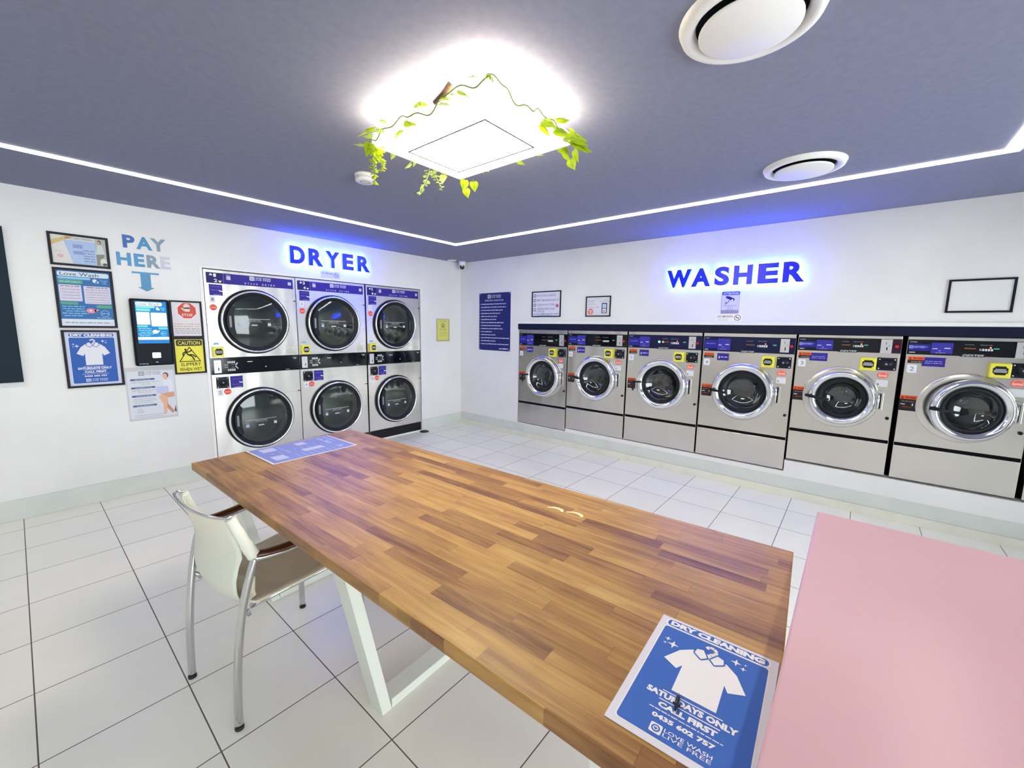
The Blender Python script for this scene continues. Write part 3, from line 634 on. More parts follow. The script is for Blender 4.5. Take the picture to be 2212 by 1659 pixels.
# --- taped sheet with a seated woman
def d_sheet(m_, W_, H_, d):
    e = .0005; m_.rect(0, W_, 0, H_, d, flatc(198,200,204)); m_.rect(W_*.03, W_*.97, H_*.04, H_*.93, d+e, flatc(212,216,224))
    logo(m_, W_*.26, W_*.70, H_*.845, H_*.92, d+2*e, flatc(126,132,148), flatc(212,216,224))
    for i, z in enumerate((.755,.60,.445,.26)): m_.rrect(W_*.09, W_*.57, H_*z, H_*(z+.035), H_*.012, d+2*e, flatc(78,100,142)); m_.words(W_*.17, W_*.50, H_*(z+.012), H_*.012, d+3*e, flatc(200,206,220), 70+i)
    for i, (z, a_, b_) in enumerate(((.715,.09,.66),(.680,.3,.48),(.560,.1,.6),(.525,.22,.5),(.40,.12,.56),(.365,.11,.58),(.33,.12,.5),(.205,.17,.26),(.170,.17,.3),(.145,.17,.3),(.09,.1,.75),(.055,.1,.7))): m_.words(W_*a_, W_*b_, H_*z, H_*.011, d+2*e, flatc(160,162,168), 80+i)
    sk = flatc(208,160,130); m_.disc(W_*.80, H_*.83, W_*.062, H_*.055, d+2*e, flatc(98,62,58)); m_.disc(W_*.785, H_*.815, W_*.048, H_*.050, d+3*e, flatc(216,178,156)); m_.poly([(W_*.765,H_*.79),(W_*.83,H_*.79),(W_*.83,H_*.74),(W_*.77,H_*.74)], d+2*e, flatc(212,172,148))
    m_.poly([(W_*.74,H_*.745),(W_*.90,H_*.75),(W_*.94,H_*.62),(W_*.92,H_*.50),(W_*.72,H_*.48)], d+3*e, flatc(220,224,232)); m_.rrect(W_*.58, W_*.84, H_*.49, H_*.62, .006, d+4*e, flatc(186,196,224))
    m_.poly([(W_*.66,H_*.48),(W_*.95,H_*.50),(W_*.95,H_*.40),(W_*.72,H_*.39)], d+4*e, sk); m_.poly([(W_*.62,H_*.42),(W_*.70,H_*.47),(W_*.80,H_*.40),(W_*.76,H_*.08),(W_*.70,H_*.07),(W_*.70,H_*.28)], d+5*e, flatc(222,176,148))
    m_.poly([(W_*.72,H_*.36),(W_*.80,H_*.38),(W_*.80,H_*.27),(W_*.93,H_*.11),(W_*.88,H_*.08),(W_*.73,H_*.24)], d+4*e, flatc(192,142,112)); m_.poly([(W_*.92,H_*.12),(W_*.96,H_*.24),(W_*.97,H_*.09)], d+4*e, flatc(84,88,90))
poster('taped_sheet', 'pale laminated sheet with blue headings and a picture of a seated woman, below the terminal', 'notice', -3.788, -3.461, .630, 1.083, 0, 0, d_sheet)
# --- dark panel at far left
t = thing('wall_panel', 'large dark teal panel on the wall at the far left edge of the photo', 'panel', (-5.25,0,1.020))
a = MB(); a.box(0, .920, -.030, 0, 0, 1.086, TEALP); a.build('panel_board', t, bevel=.004)
# --- yellow notice
def d_yel(m_, W_, H_, d):
    e = .0005; m_.rect(0, W_, 0, H_, d, flatc(212,210,110)); k = flatc(150,146,100); m_.text('NO FOOD', W_*.22, W_*.78, H_*.89, H_*.96, d+e, k, .01)
    m_.ringf(W_*.5, H_*.72, W_*.10, W_*.16, d+e, k); m_.rect(W_*.42,W_*.58,H_*.66,H_*.74,d+e,k); m_.text('Bags', W_*.25, W_*.78, H_*.48, H_*.58, d+e, k, .0)
    for i in range(4): m_.words(W_*.08, W_*.92, H_*(.38-.06*i), H_*.03, d+e, flatc(188,186,96), 90+i)
poster('framed_notice', 'small yellow notice in a thin grey frame beside the corner', 'notice', -.473, -.234, 1.256, 1.576, 0, .012, d_yel, flatc(168,170,150))
# --- navy rules board
def d_navy(m_, W_, H_, d):
    e = .0005; m_.rect(0, W_, 0, H_, d, NAVYS); w_ = flatc(204,208,232); logo(m_, W_*.28, W_*.70, H_*.905, H_*.97, d+e, w_, NAVYS)
    m_.text('TERMS AND CONDITIONS', W_*.18, W_*.78, H_*.858, H_*.882, d+e, w_, .01)
    for i, L_ in enumerate((.86,.86,.78,.70,.60,.56,.80,.70,.76,.42,.54,.98,.54,.95)): m_.words(W_*.07, W_*L_, H_*(.802-.0535*i), H_*.016, d+e, w_, 100+i); m_.rect(W_*.02, W_*.035, H_*(.802-.0535*i), H_*(.812-.0535*i), d+e, w_)
    m_.words(W_*.66, W_*.94, H_*.03, H_*.02, d+e, w_, 120)
    for x, z in ((.03,.015),(.97,.015),(.03,.985),(.97,.985)): m_.disc(W_*x, H_*z, .007, .007, d+2*e, LGREY)
t = poster('rules_board', 'tall navy blue rules board with white lines of text near the room corner', 'sign board', .394, .986, 1.141, 1.944, RW, 0, d_navy)
a = MB(); a.box(0, .592, -.0035, -.0004, 0, .803, NAVYS)
def d_fr(m_, W_, H_, d):
    e = .0005; m_.rect(0, W_, 0, H_, d, flatc(218,218,234)); k = flatc(120,112,176)
    for i, (tx, z, x1) in enumerate((('NO DOGS IN SERVICE', .82, .84),('EMPTY MACHINES CLEAN OUT', .62, .97),('PLEASE DO NOT LITTER', .43, .80),('KEEP MACHINES CLEAN', .26, .82),('AFTER USE', .15, .44))): m_.text(tx, W_*.17, W_*x1, H_*z, H_*(z+.085), d+e, k, .01)
    for i in range(4): m_.ringf(W_*.08, H_*(.86-.20*i), W_*.028, W_*.05, d+e, flatc(110,108,150))
    m_.disc(W_*.90, H_*.42, W_*.055, W_*.055, d+e, flatc(196,110,146)); m_.words(W_*.02, W_*.98, H_*.065, H_*.045, d+e, flatc(134,150,186), 4); m_.words(W_*.2, W_*.7, H_*.015, H_*.03, d+e, flatc(134,150,186), 5)
poster('framed_sign', 'framed lilac sign with four lines of rules and round icons, left of the smaller one', 'sign', 1.347, 1.791, 1.607, 1.928, RW, .013, d_fr)
def d_fr2(m_, W_, H_, d):
    e = .0005; m_.rect(0, W_, 0, H_, d, flatc(216,216,226)); m_.words(W_*.38,W_*.64,H_*.90,H_*.03,d+e,flatc(214,180,180),1)
    for i, (x0, x1, z) in enumerate(((.06,.38,.80),(.10,.30,.74),(.06,.40,.62),(.06,.38,.44),(.72,.90,.82),(.56,.98,.76))): m_.words(W_*x0, W_*x1, H_*z, H_*.04, d+e, flatc(176,180,196), 130+i)
    m_.disc(W_*.18, H_*.22, W_*.12, W_*.12, d+e, flatc(224,120,104)); m_.rect(W_*.10,W_*.26,H_*.25,H_*.29,d+2*e,flatc(238,200,190)); m_.rect(W_*.16,W_*.21,H_*.10,H_*.27,d+2*e,flatc(238,200,190))
    m_.text('OR', W_*.42, W_*.53, H_*.43, H_*.49, d+e, flatc(120,124,136), .01); m_.rect(W_*.66, W_*.89, H_*.12, H_*.68, d+e, flatc(72,78,98)); m_.rect(W_*.70, W_*.85, H_*.40, H_*.62, d+2*e, flatc(196,210,236)); m_.rect(W_*.70, W_*.85, H_*.16, H_*.36, d+2*e, flatc(226,226,230)); m_.disc(W_*.775, H_*.24, .008, .008, d+3*e, flatc(80,70,90)); m_.disc(W_*.775, H_*.49, .006, .006, d+3*e, flatc(100,130,190))
poster('framed_sign', 'smaller framed white sign with a red disc and a dark device picture', 'sign', 2.141, 2.459, 1.607, 1.839, RW, .012, d_fr2)
def d_att(m_, W_, H_, d):
    e = .0005; m_.rect(0, W_, 0, H_, d, flatc(206,206,232)); b_ = flatc(52,52,164)
    m_.rrect(0, W_, H_*.845, H_, .008, d+e, b_); m_.text('ATTENTION', W_*.08, W_*.93, H_*.87, H_*.965, d+2*e, flatc(226,226,246), .02)
    m_.poly([(W_*.22,H_*.80),(W_*.42,H_*.79),(W_*.76,H_*.66),(W_*.62,H_*.57),(W_*.24,H_*.71)], d+e, flatc(28,26,120)); m_.poly([(W_*.60,H_*.60),(W_*.76,H_*.66),(W_*.66,H_*.55)], d+2*e, flatc(90,90,130)); m_.disc(W_*.60, H_*.62, W_*.05, W_*.05, d+3*e, WH)
    m_.line(W_*.42,H_*.62,W_*.42,H_*.54,.006,d+e,flatc(90,90,130)); m_.line(W_*.42,H_*.54,W_*.28,H_*.49,.006,d+e,flatc(90,90,130)); m_.ringf(W_*.26,H_*.48,W_*.03,W_*.065,d+e,flatc(70,70,120))
    m_.text('SURVEILLANCE', W_*.10, W_*.88, H_*.335, H_*.385, d+e, flatc(110,108,150), .01); m_.text('AREA', W_*.34, W_*.62, H_*.255, H_*.295, d+e, flatc(110,108,150), .01); m_.words(W_*.28,W_*.74,H_*.18,H_*.03,d+e,flatc(140,140,170),3)
    n_ = 18; c_ = W_/n_
    for r_ in range(3):
        for i in range(n_):
            if (i+r_) % 2 == 0: m_.rect(i*c_, (i+1)*c_, r_*c_*1.3, (r_+1)*c_*1.3, d+e, flatc(70,66,130))
    for x in (0, W_-.002): m_.rect(x, x+.002, 0, H_*.85, d+e, flatc(110,110,160))
poster('surveillance_sign', 'small ATTENTION surveillance sign with a camera picture and checked bottom edge', 'sign', 3.606, 3.757, 1.627, 1.830, RW, 0, d_att)
def d_nosm(bgc, ink):
    def f(m_, W_, H_, d):
        e = .0005; m_.rrect(0, W_, 0, H_, .006, d, bgc); m_.text('NO SMOKING', W_*.07, W_*.64, H_*.56, H_*.78, d+e, ink, .015); m_.words(W_*.07,W_*.48,H_*.36,H_*.07,d+e,LGREY,2); m_.words(W_*.07,W_*.46,H_*.18,H_*.07,d+e,LGREY,3)
        cx_, cz_, r_ = W_*.81, H_*.5, H_*.36; m_.ringf(cx_, cz_, r_*.82, r_, d+e, ink); m_.line(cx_-r_*.65, cz_+r_*.65, cx_+r_*.65, cz_-r_*.65, r_*.16, d+2*e, ink); m_.rect(cx_-r_*.5, cx_+r_*.35, cz_-.003, cz_+.003, d+e, ink)
    return f
poster('no_smoking_sticker', 'cream NO SMOKING sticker standing on the ledge under the surveillance sign', 'sticker', 3.565, 3.797, 1.550, 1.626, RW, 0, d_nosm(flatc(240,238,226), flatc(98,78,80)))
q = [(955/9.217, 720/9.217)]
poster('no_smoking_sticker', 'pale NO SMOKING sticker on the wall just below the DRYER letters', 'sticker', -2.108, -1.884, 1.984, 2.062, 0, 0, d_nosm(flatc(214,216,238), flatc(84,80,140)))
def d_blank(m_, W_, H_, d): m_.rect(0, W_, 0, H_, d, flatc(226,228,228))
poster('empty_frame', 'empty thin dark frame on the wall high above the last washers at right', 'frame', 5.099, 5.419, 1.618, 1.851, RW, .013, d_blank)

# ------------------------------------------------------------------ washers
def warn_label(x, z, w_, h_, big, t, nm='warning_label'):
    a = MB(); a.rect(x, x+w_, z, z+h_, .0012, flatc(44,40,42))
    hh = h_*(.24 if big else .50); a.rect(x, x+w_, z+h_-hh, z+h_, .0016, ORNG)
    a.poly([(x+w_*.08,z+h_-hh*.85),(x+w_*.24,z+h_-hh*.85),(x+w_*.16,z+h_-hh*.2)], .002, flatc(120,30,20)); a.words(x+w_*.34, x+w_*.9, z+h_-hh*.65, hh*.3, .002, flatc(120,30,20), 1)
    if big:
        a.rect(x+w_*.08, x+w_*.34, z+h_*.40, z+h_*.45, .002, WH); a.rect(x+w_*.74, x+w_*.80, z+h_*.34, z+h_*.50, .002, WH); a.words(x+w_*.2, x+w_*.8, z+h_*.22, h_*.06, .002, flatc(170,60,50), 2); a.words(x+w_*.15, x+w_*.85, z+h_*.60, h_*.05, .002, GREY, 3)
    else: a.words(x+w_*.22, x+w_*.9, z+h_*.25, h_*.08, .002, GREY, 4); a.words(x+w_*.22, x+w_*.9, z+h_*.10, h_*.08, .002, GREY, 5)
    a.build(nm, t)
def washer(idx, y0, y1, zb):
    W_ = y0-y1; big = W_ > .70
    names = {0:('first small-looking washer at the left end of the row, beside the white pier','1'), 1:'', }
    LAB = ['stainless front-load washer at the far left end of the row, its door lever hanging down',
           'stainless front-load washer second from the left, lever across the door and an empty drum',
           'stainless front-load washer with tangled laundry seen behind the glass',
           'stainless front-load washer with sticker number 4, under the no smoking sticker',
           'stainless front-load washer with sticker number 3, right of the one numbered 4',
           'stainless front-load washer with sticker number 2 and its round door hanging slightly open',
           'stainless front-load washer cut off by the right edge of the photo']
    t = thing('washer', LAB[idx], 'washing machine', (0, y0, zb), RW, 'front-load washers in a row')
    dz = {0: -.033, 1: -.004}.get(idx, 0.)
    Z = lambda z: z-zb
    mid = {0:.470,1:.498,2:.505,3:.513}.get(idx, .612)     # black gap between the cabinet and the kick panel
    zc0 = (1.270+dz) if big else 1.311; zc1 = (1.408+dz) if big else 1.418
    if idx == 0: zc1 = 1.392
    # cabinet with a round door opening
    door = {0:(.4145,.8475),1:(.398,.890),2:(.3955,.895),3:(.377,.9025),4:(.337,.933),5:(.357,.935),6:(.335,.935)}[idx]
    R_ = .262 if big else .222
    cx_, cz_ = door[0], Z(door[1])
    a = MB(); n = 48; x0, x1, zz0, zz1 = .003, W_-.003, Z(mid+.014), Z(zc0-.010)
    ro = R_*.80; hole = []; outr = []
    for k in range(n):
        an = 2*PI*k/n; c_, s_ = math.cos(an), math.sin(an); hole.append((cx_+ro*c_, cz_+ro*s_))
        tx = ((x1-cx_)/c_ if c_ > 0 else (x0-cx_)/c_) if abs(c_) > 1e-6 else 9; tz = ((zz1-cz_)/s_ if s_ > 0 else (zz0-cz_)/s_) if abs(s_) > 1e-6 else 9
        tt = min(tx, tz); outr.append((cx_+tt*c_, cz_+tt*s_))
    # insert exact corners
    vs = [(x, 0, z) for x, z in hole]+[(x, 0, z) for x, z in outr]
    fs = []
    corners = [(x1,zz1),(x0,zz1),(x0,zz0),(x1,zz0)]
    for k in range(n):
        j = (k+1) % n; f = [k, n+k, n+j, j]
        A_, B_ = outr[k], outr[j]
        if abs(A_[0]-B_[0]) > 1e-6 and abs(A_[1]-B_[1]) > 1e-6:
            cc = min(corners, key=lambda q_: abs(q_[0]-A_[0])+abs(q_[1]-A_[1])+abs(q_[0]-B_[0])+abs(q_[1]-B_[1])); vs.append((cc[0],0,cc[1])); f = [k, n+k, len(vs)-1, n+j, j]
        fs.append(tuple(reversed(f)))
    a.add([(x, -.001, z) for x, y, z in vs], [tuple(reversed(f)) for f in fs], STEEL)
    a.box(.003, .005, -.001, .68, Z(zb+.004), Z(1.44), STEEL); a.box(W_-.005, W_-.003, -.001, .68, Z(zb+.004), Z(1.44), STEEL); a.box(.003, W_-.003, .675, .68, Z(zb+.004), Z(1.44), STEEL); a.box(.005, W_-.005, .0, .675, Z(zb+.004), Z(zb+.008), STEEL)
    a.box(.003, W_-.003, -.001, .01, Z(zc0-.010), Z(zc0), STEEL)
    a.build('cabinet', t)
    a = MB(); a.box(.003, W_-.003, .004, .02, Z(mid-.02), Z(mid+.02), DARK); a.build('seam_shade_strip', t)  # dark strip behind the gap: the seam's shade put into the colour
    a = MB(); a.box(.003, W_-.003, -.003, .012, Z(zb+.006), Z(mid-.012), STEEL); a.build('kick_panel', t, bevel=.002)
    a = MB(); a.box(.003, W_-.003, -.006, .05, Z(zc1+.003), Z(1.445), STEEL); a.build('top_trim', t, bevel=.003)
    # control panel
    cw = W_-.004 if big else .535
    a = MB(); a.box(.006, cw, -.004, .01, Z(zc0), Z(zc1), NAVYP if idx in (2,3) else GLOSSB)
    h_ = zc1-zc0; D_ = .0046
    a.text('EXPRESS', .018, .055, Z(zc1-.018), Z(zc1-.010), D_, LGREY, .0); s4 = .95
    a.rect(.012, .128, Z(zc0+.028), Z(zc1-.030), D_, flatc(40,38,140)); a.rrect(.132, .244, Z(zc0+.012), Z(zc1-.016), .004, D_, flatc(58,54,158)); a.words(.028,.112,Z(zc0+h_*.5),.008,D_+.0005,flatc(120,124,210),5)
    if idx > 3: logo(a, .014, .100, Z(zc0+h_*.42), Z(zc0+h_*.62), D_+.0005, flatc(170,176,232), flatc(40,38,140))
    a.rect(.140,.166,Z(zc0+h_*.42),Z(zc0+h_*.46),D_+.0006,WH); a.rect(.200,.232,Z(zc0+h_*.46),Z(zc0+h_*.51),D_+.0006,WH); a.disc(.178,Z(zc0+h_*.30),.004,.004,D_+.0006,flatc(170,176,232)); a.words(.158,.208,Z(zc0+h_*.15),.005,D_+.0006,flatc(150,150,220),7); a.words(.018,.05,Z(zc0+.012),.007,D_+.0005,LGREY,2)
    k = 1. if big else .80
    a.rect(.375*k, .445*k, Z(zc0+h_*.50)-.002, Z(zc0+h_*.50)+.006, D_, flatc(130,80,50)); a.words(.375*k,.43*k,Z(zc0+h_*.75),.004,D_,GREY,4); a.words(.468*k,.54*k,Z(zc0+h_*.75),.004,D_,GREY,6)
    for i in range(5): a.rrect((.465+.017*i)*k, (.478+.017*i)*k, Z(zc0+h_*.38), Z(zc0+h_*.52), .002, D_, flatc(210,212,216) if i else GREY)
    gl = {2: [(.345*k,.012,(.2,1,.7),3.),(.385*k,.009,(1,.25,.1),3.)]}.get(idx, [])
    for x, r_, c_, s_ in gl: a.disc(x, Z(zc0+h_*.52), r_, r_, D_+.001, emi('indicator %s' % str(c_), c_, s_))
    if idx >= 2: a.disc(.530*k, Z(zc0+h_*.60), .005, .005, D_+.001, emi('red indicator', (1,.15,.08), 4.))
    a.rect(.588*k if big else .44, .615*k if big else .465, Z(zc0+h_*.50), Z(zc0+h_*.58), D_, emi('teal indicator', rgb(90,190,170), .8))
    a.build('control_panel', t)
    a = MB(); nx = .335 if big else .290; a.prism([(nx-.008,Z(zc0-.004)),(nx+.112,Z(zc0-.004)),(nx+.120,Z(zc0+.018)),(nx,Z(zc0+.018))], 1, -.006, -.003, BLACK); a.text('DEXTER', nx+.004, nx+.108, Z(zc0), Z(zc0+.014), .0066, LGREY, .02, shear=.35); a.build('nameplate', t)
    # coin plate
    cxx = .645 if big else .540
    a = MB(); a.box(cxx, cxx+.066, -.009, -.002, Z(zc0+.014 if big else zc0), Z(zc1-.006 if big else zc1), mat('coin plate steel', (.66,.66,.68), .35, .7)); a.rrect(cxx+.034, cxx+.041, Z(zc0+h_*.22), Z(zc0+h_*.44), .002, .0096, DARK); a.rect(cxx+.028, cxx+.034, Z(zc0+h_*.62), Z(zc0+h_*.80), .0096, GREY); a.poly([(cxx+.042,Z(zc0+h_*.55)),(cxx+.056,Z(zc0+h_*.50)),(cxx+.05,Z(zc0+h_*.60))], .0096, GREY); a.build('coin_plate', t)
    if not big: a = MB(); a.box(.608, W_-.004, -.004, .01, Z(zc0), Z(zc1), flatc(44,22,40)); a.build('button_panel', t)
    bxx = .728 if big else .633
    a = MB(); a.lathe([(.0,.012),(.009,.012),(.012,.009),(.012,.003)], bxx, Z(zc0+h_*.50), flatc(206,36,56), 24); a.build('stop_button', t)
    # stickers
    zt = zc0-1.270
    warn_label(.016, Z(zc0-.066), .090, .050, False, t); 
    a = MB(); a.rrect(.018, .072, Z(zc0-.140), Z(zc0-.078), .008, .0012, flatc(226,228,236)); a.text(['6','6','5','4','3','2','1'][idx], .034, .057, Z(zc0-.125), Z(zc0-.093), .0017, GREY, .01); a.build('number_sticker', t)
    a = MB(); px0, px1 = (.135, .238) if big else (.095, .217); a.rect(px0, px1, Z(zc0-.086), Z(zc0-.018), .0012, PURP)
    if idx < 4: a.poly([(px0+.012,Z(zc0-.066)),(px0+.026,Z(zc0-.066)),(px0+.019,Z(zc0-.040))], .0017, WH); a.words(px0+.032, px1-.006, Z(zc0-.058), .010, .0017, flatc(190,190,236), idx)
    else: a.words(px0+.018, px1-.018, Z(zc0-.050), .006, .0017, flatc(150,150,220), 1); a.words(px0+.014, px1-.014, Z(zc0-.064), .006, .0017, flatc(150,150,220), 2)
    a.build('blue_sticker', t)
    # yellow token box
    yx = .516 if big else .428; yz = zc0-.124 if big else zc0-.138
    a = MB(); a.box(yx, yx+.100, -.052, 0, Z(yz), Z(yz+.100), mat('yellow box plastic', rgb(230,224,70), .35)); tb = a.build('yellow_box', t, bevel=.006)
    a = MB(); bx, bz, dd = yx+.05, Z(yz+.05), .0528
    a.poly([(bx-.024,bz-.030),(bx+.024,bz-.030),(bx+.026,bz-.022),(bx+.035,bz-.016),(bx+.035,bz+.016),(bx+.026,bz+.022),(bx+.024,bz+.030),(bx-.024,bz+.030),(bx-.026,bz+.022),(bx-.035,bz+.016),(bx-.035,bz-.016),(bx-.026,bz-.022)], dd, flatc(30,32,26))
    for i in range(3): a.rect(bx-.030+(.006 if i == 2 else 0), bx+.030-(.006 if i == 2 else 0), bz-.012+.009*i, bz-.007+.009*i, dd+.0006, LGREY)
    a.build('badge', tb)
    # black bolted plate (card reader blank)
    sx = .628 if big else .530; sw = .112 if big else .118; sz = zc0-.126 if big else zc0-.134
    a = MB(); a.box(sx, sx+sw, -.012, 0, Z(sz), Z(sz+.100), mat('black cast plate', rgb(18,20,34), .3, spec=.25)); sp_ = a.build('reader_plate', t, bevel=.006)
    a = MB(); a.lathe([(0,.030),(.010,.030),(.022,.024),(.036,.012)], sx+sw*.5, Z(sz+.050), mat('black cast plate', (0,0,0)), 28); a.lathe([(0,.0325),(.006,.0322),(.008,.030)], sx+sw*.5-.003, Z(sz+.050), GREY, 16); a.build('reader_dome', sp_)
    for ax_, az_ in ((.014,.014),(sw-.014,.014),(.014,.086),(sw-.014,.086)): a = MB(); a.lathe([(0,.0150),(.005,.0145),(.0055,.012)], sx+ax_, Z(sz+az_), CHROME, 12); a.build('screw', sp_)
    rx_ = .674 if big else .575; rz_ = Z(zc0-.170 if big else zc0-.172)
    a = MB(); a.disc(rx_, rz_, .034, .027, .0012, flatc(232,102,88)); a.rect(rx_-.026, rx_+.026, rz_-.012, rz_+.002, .0017, flatc(242,182,172)); a.ringf(rx_, rz_, .022, .025, .0017, flatc(242,182,172)); a.build('red_sticker', t)
    a = MB(); a.rrect(rx_-.036, rx_+.036, rz_-.092, rz_-.038, .004, .0012, flatc(216,220,226)); a.rect(rx_-.028, rx_-.016, rz_-.082, rz_-.066, .0017, GREY); a.words(rx_-.02, rx_+.03, rz_-.046, .003, .0017, LGREY, 1); a.build('white_sticker', t)
    wz = (door[1]-.075) if big else .878
    warn_label(.016 if big else .002, Z(wz), .092 if big else .098, .114 if big else .118, True, t)
    # lock knob lower right
    a = MB(); a.lathe([(0,.016),(.010,.015),(.012,.010),(.012,0)], W_-.030, Z(.727+(zb-.228)*.9 if big else .802), BLACK, 20); a.build('lock_knob', t)
    # door -------------------------------------------------
    hx = cx_+R_*1.03
    if big: dd0 = MB(); dd0.lathe([(R_*.80,.0),(R_*1.03,.0),(R_*1.03,.004),(R_*.99,.006)], cx_, cz_, STEEL); dd0.build('door_surround', t)
    else: dd0 = MB(); dd0.lathe([(R_*.80,.0),(R_*.85,.010),(R_*1.10,.008),(R_*1.13,.003),(R_*1.14,0)], cx_-.012, cz_, STEEL); dd0.build('door_surround', t)
    door_e = bpy.data.objects.new('door', None); 
    a = MB()
    k_ = R_
    a.lathe([(k_*.735,.022),(k_*.74,.040),(k_*.77,.052),(k_*.82,.062),(k_*.87,.068),(k_*.92,.066),(k_*.965,.056),(k_*.99,.040),(k_*.985,.018),(k_*.95,.008)], 0, 0, CHROME, 80)
    ang = .0 if idx != 5 else .10
    dr = a.build('door', t, loc=(hx, 0, cz_)); dr.rotation_euler = (0,0,-ang*0)
    # the mesh is centred on the ring: shift so it swings about the hinge
    me = dr.data
    for v in me.vertices: v.co.x -= (hx-cx_)
    if idx == 5: dr.rotation_euler = (0,0,.22)
    off = -(hx-cx_)
    a = MB(); a.lathe([(k_*.615,.020),(k_*.63,.034),(k_*.67,.038),(k_*.72,.034),(k_*.745,.024)], off, 0, GASKET, 64); a.build('gasket', dr)
    a = MB(); a.lathe([(0,-.055),(k_*.2,-.052),(k_*.38,-.040),(k_*.52,-.012),(k_*.60,.020),(k_*.625,.024)], off, 0, GL_W, 64); a.build('glass_bowl', dr)
    a = MB(); a.lathe([(k_*.56,-.045),(k_*.585,-.03),(k_*.60,.0)], off, 0, CHROME, 48); a.build('bowl_rim', dr)
    # handle lever
    a = MB(); lx, lz = off-k_*.86, 0.-.0
    if idx in (0, 2): a.tube([(lx-.06, -.074, .015), (lx-.05,-.085,.012), (lx-.028, -.088, .0)], .011, BLACK, 10); a.tube([(lx-.056,-.086,.012),(lx-.056,-.086,-.04),(lx-.053,-.082,-.085)], .011, BLACK, 10, radii=[.013,.012,.009]); a.tube([(lx-.05,-.085,.012),(lx+.03,-.07,.012)], .009, BLACK, 8)
    else: a.tube([(lx-.045,-.088,.006),(lx-.02,-.098,.004),(lx+.03,-.092,-.006),(lx+.085,-.090,-.014),(lx+.115,-.088,-.016)], .011, BLACK, 10, radii=[.012,.015,.012,.010,.009]); a.tube([(lx,-.095,0),(lx,-.060,0)], .012, BLACK, 10)
    a.build('handle', dr)
    # hinge
    a = MB(); hz = R_*.34; q0 = hx-.005
    a.prism([(q0-.02,cz_-hz*1.25),(q0+.032,cz_-hz),(q0+.038,cz_-hz+.01),(q0+.038,cz_+hz-.01),(q0+.032,cz_+hz),(q0-.02,cz_+hz*1.25)], 1, -.012, 0, STEEL); a.build('hinge_plate', t, bevel=.003)
    a = MB(); a.tube([(q0+.008,-.030,cz_-hz*.85),(q0+.008,-.030,cz_+hz*.85)], .008, CHROME, 12); a.box(q0+.014,q0+.024,-.0125,-.011,cz_-hz*.8,cz_+hz*.8,DARK); a.build('hinge', t)
    # drum
    a = MB(); a.lathe([(k_*.80,0),(k_*.78,-.06),(k_*.64,-.06),(k_*.64,-.075)], cx_, cz_, GASKET, 48); a.lathe([(k_*.64,-.075),(k_*1.05,-.09),(k_*1.05,-.42),(0,-.42)], cx_, cz_, DRUM, 48)
    for i in range(3):
        an = .6+i*2*PI/3; c_, s_ = math.cos(an), math.sin(an); r_ = k_*.92
        a.box(cx_+r_*c_-.03, cx_+r_*c_+.03, .10, .40, cz_+r_*s_-.03, cz_+r_*s_+.03, DRUM)
    a.lathe([(0,-.40),(.035,-.402),(.045,-.42)], cx_+.03, cz_+.01, CHROME, 24); a.build('drum', t)
    return t
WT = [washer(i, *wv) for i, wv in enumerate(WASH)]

# laundry in the third washer
def cloth_lump(mb, c, r, mt, seed):
    rn = random.Random(seed); n, m_ = 18, 12; vs = []; fs = []
    ph = [rn.uniform(0, 6.28) for _ in range(9)]
    for i in range(m_+1):
        th = PI*i/m_
        for j in range(n):
            a_ = 2*PI*j/n; d = Vector((math.sin(th)*math.cos(a_), math.sin(th)*math.sin(a_), math.cos(th)))
            k = 1+.22*math.sin(3*a_+ph[0]+2*th)+.18*math.sin(5*th+ph[1]+a_)+.10*math.sin(7*a_+ph[2])
            vs.append((c[0]+d.x*r[0]*k, c[1]+d.y*r[1]*k, c[2]+d.z*r[2]*k))
    for i in range(m_):
        for j in range(n): fs.append((i*n+j, i*n+(j+1) % n, (i+1)*n+(j+1) % n, (i+1)*n+j))
    mb.add(vs, fs, mt, True)
CLO = [mat('grey cloth', rgb(120,118,112), .9), mat('tan cloth', rgb(170,150,130), .9), mat('dark cloth', rgb(50,48,60), .9), mat('wine cloth', rgb(90,58,66), .9)]
y3 = WASH[2][0]; cw_ = (0, y3-.3955, .895)
for i, (dx, dy, dz_, r_, k, lb) in enumerate(((.19,.0,-.125,(.06,.11,.04),1,'crumpled tan garment at the bottom of the drum behind the third washer glass'), (.17,.10,.05,(.06,.06,.06),2,'dark crumpled garment at the upper left of the full washer drum'), (.18,-.108,.04,(.06,.055,.07),3,'wine coloured garment at the right side of the full washer drum'), (.13,-.003,.01,(.05,.033,.05),0,'grey twisted garment across the middle of the full washer drum'))):
    a = MB(); cloth_lump(a, (0,0,0), r_, CLO[k], 5+i); o = a.build('garment', loc=(dx, cw_[1]+dy, cw_[2]+dz_)); tag(o, lb, 'clothing', 'laundry in the washer')

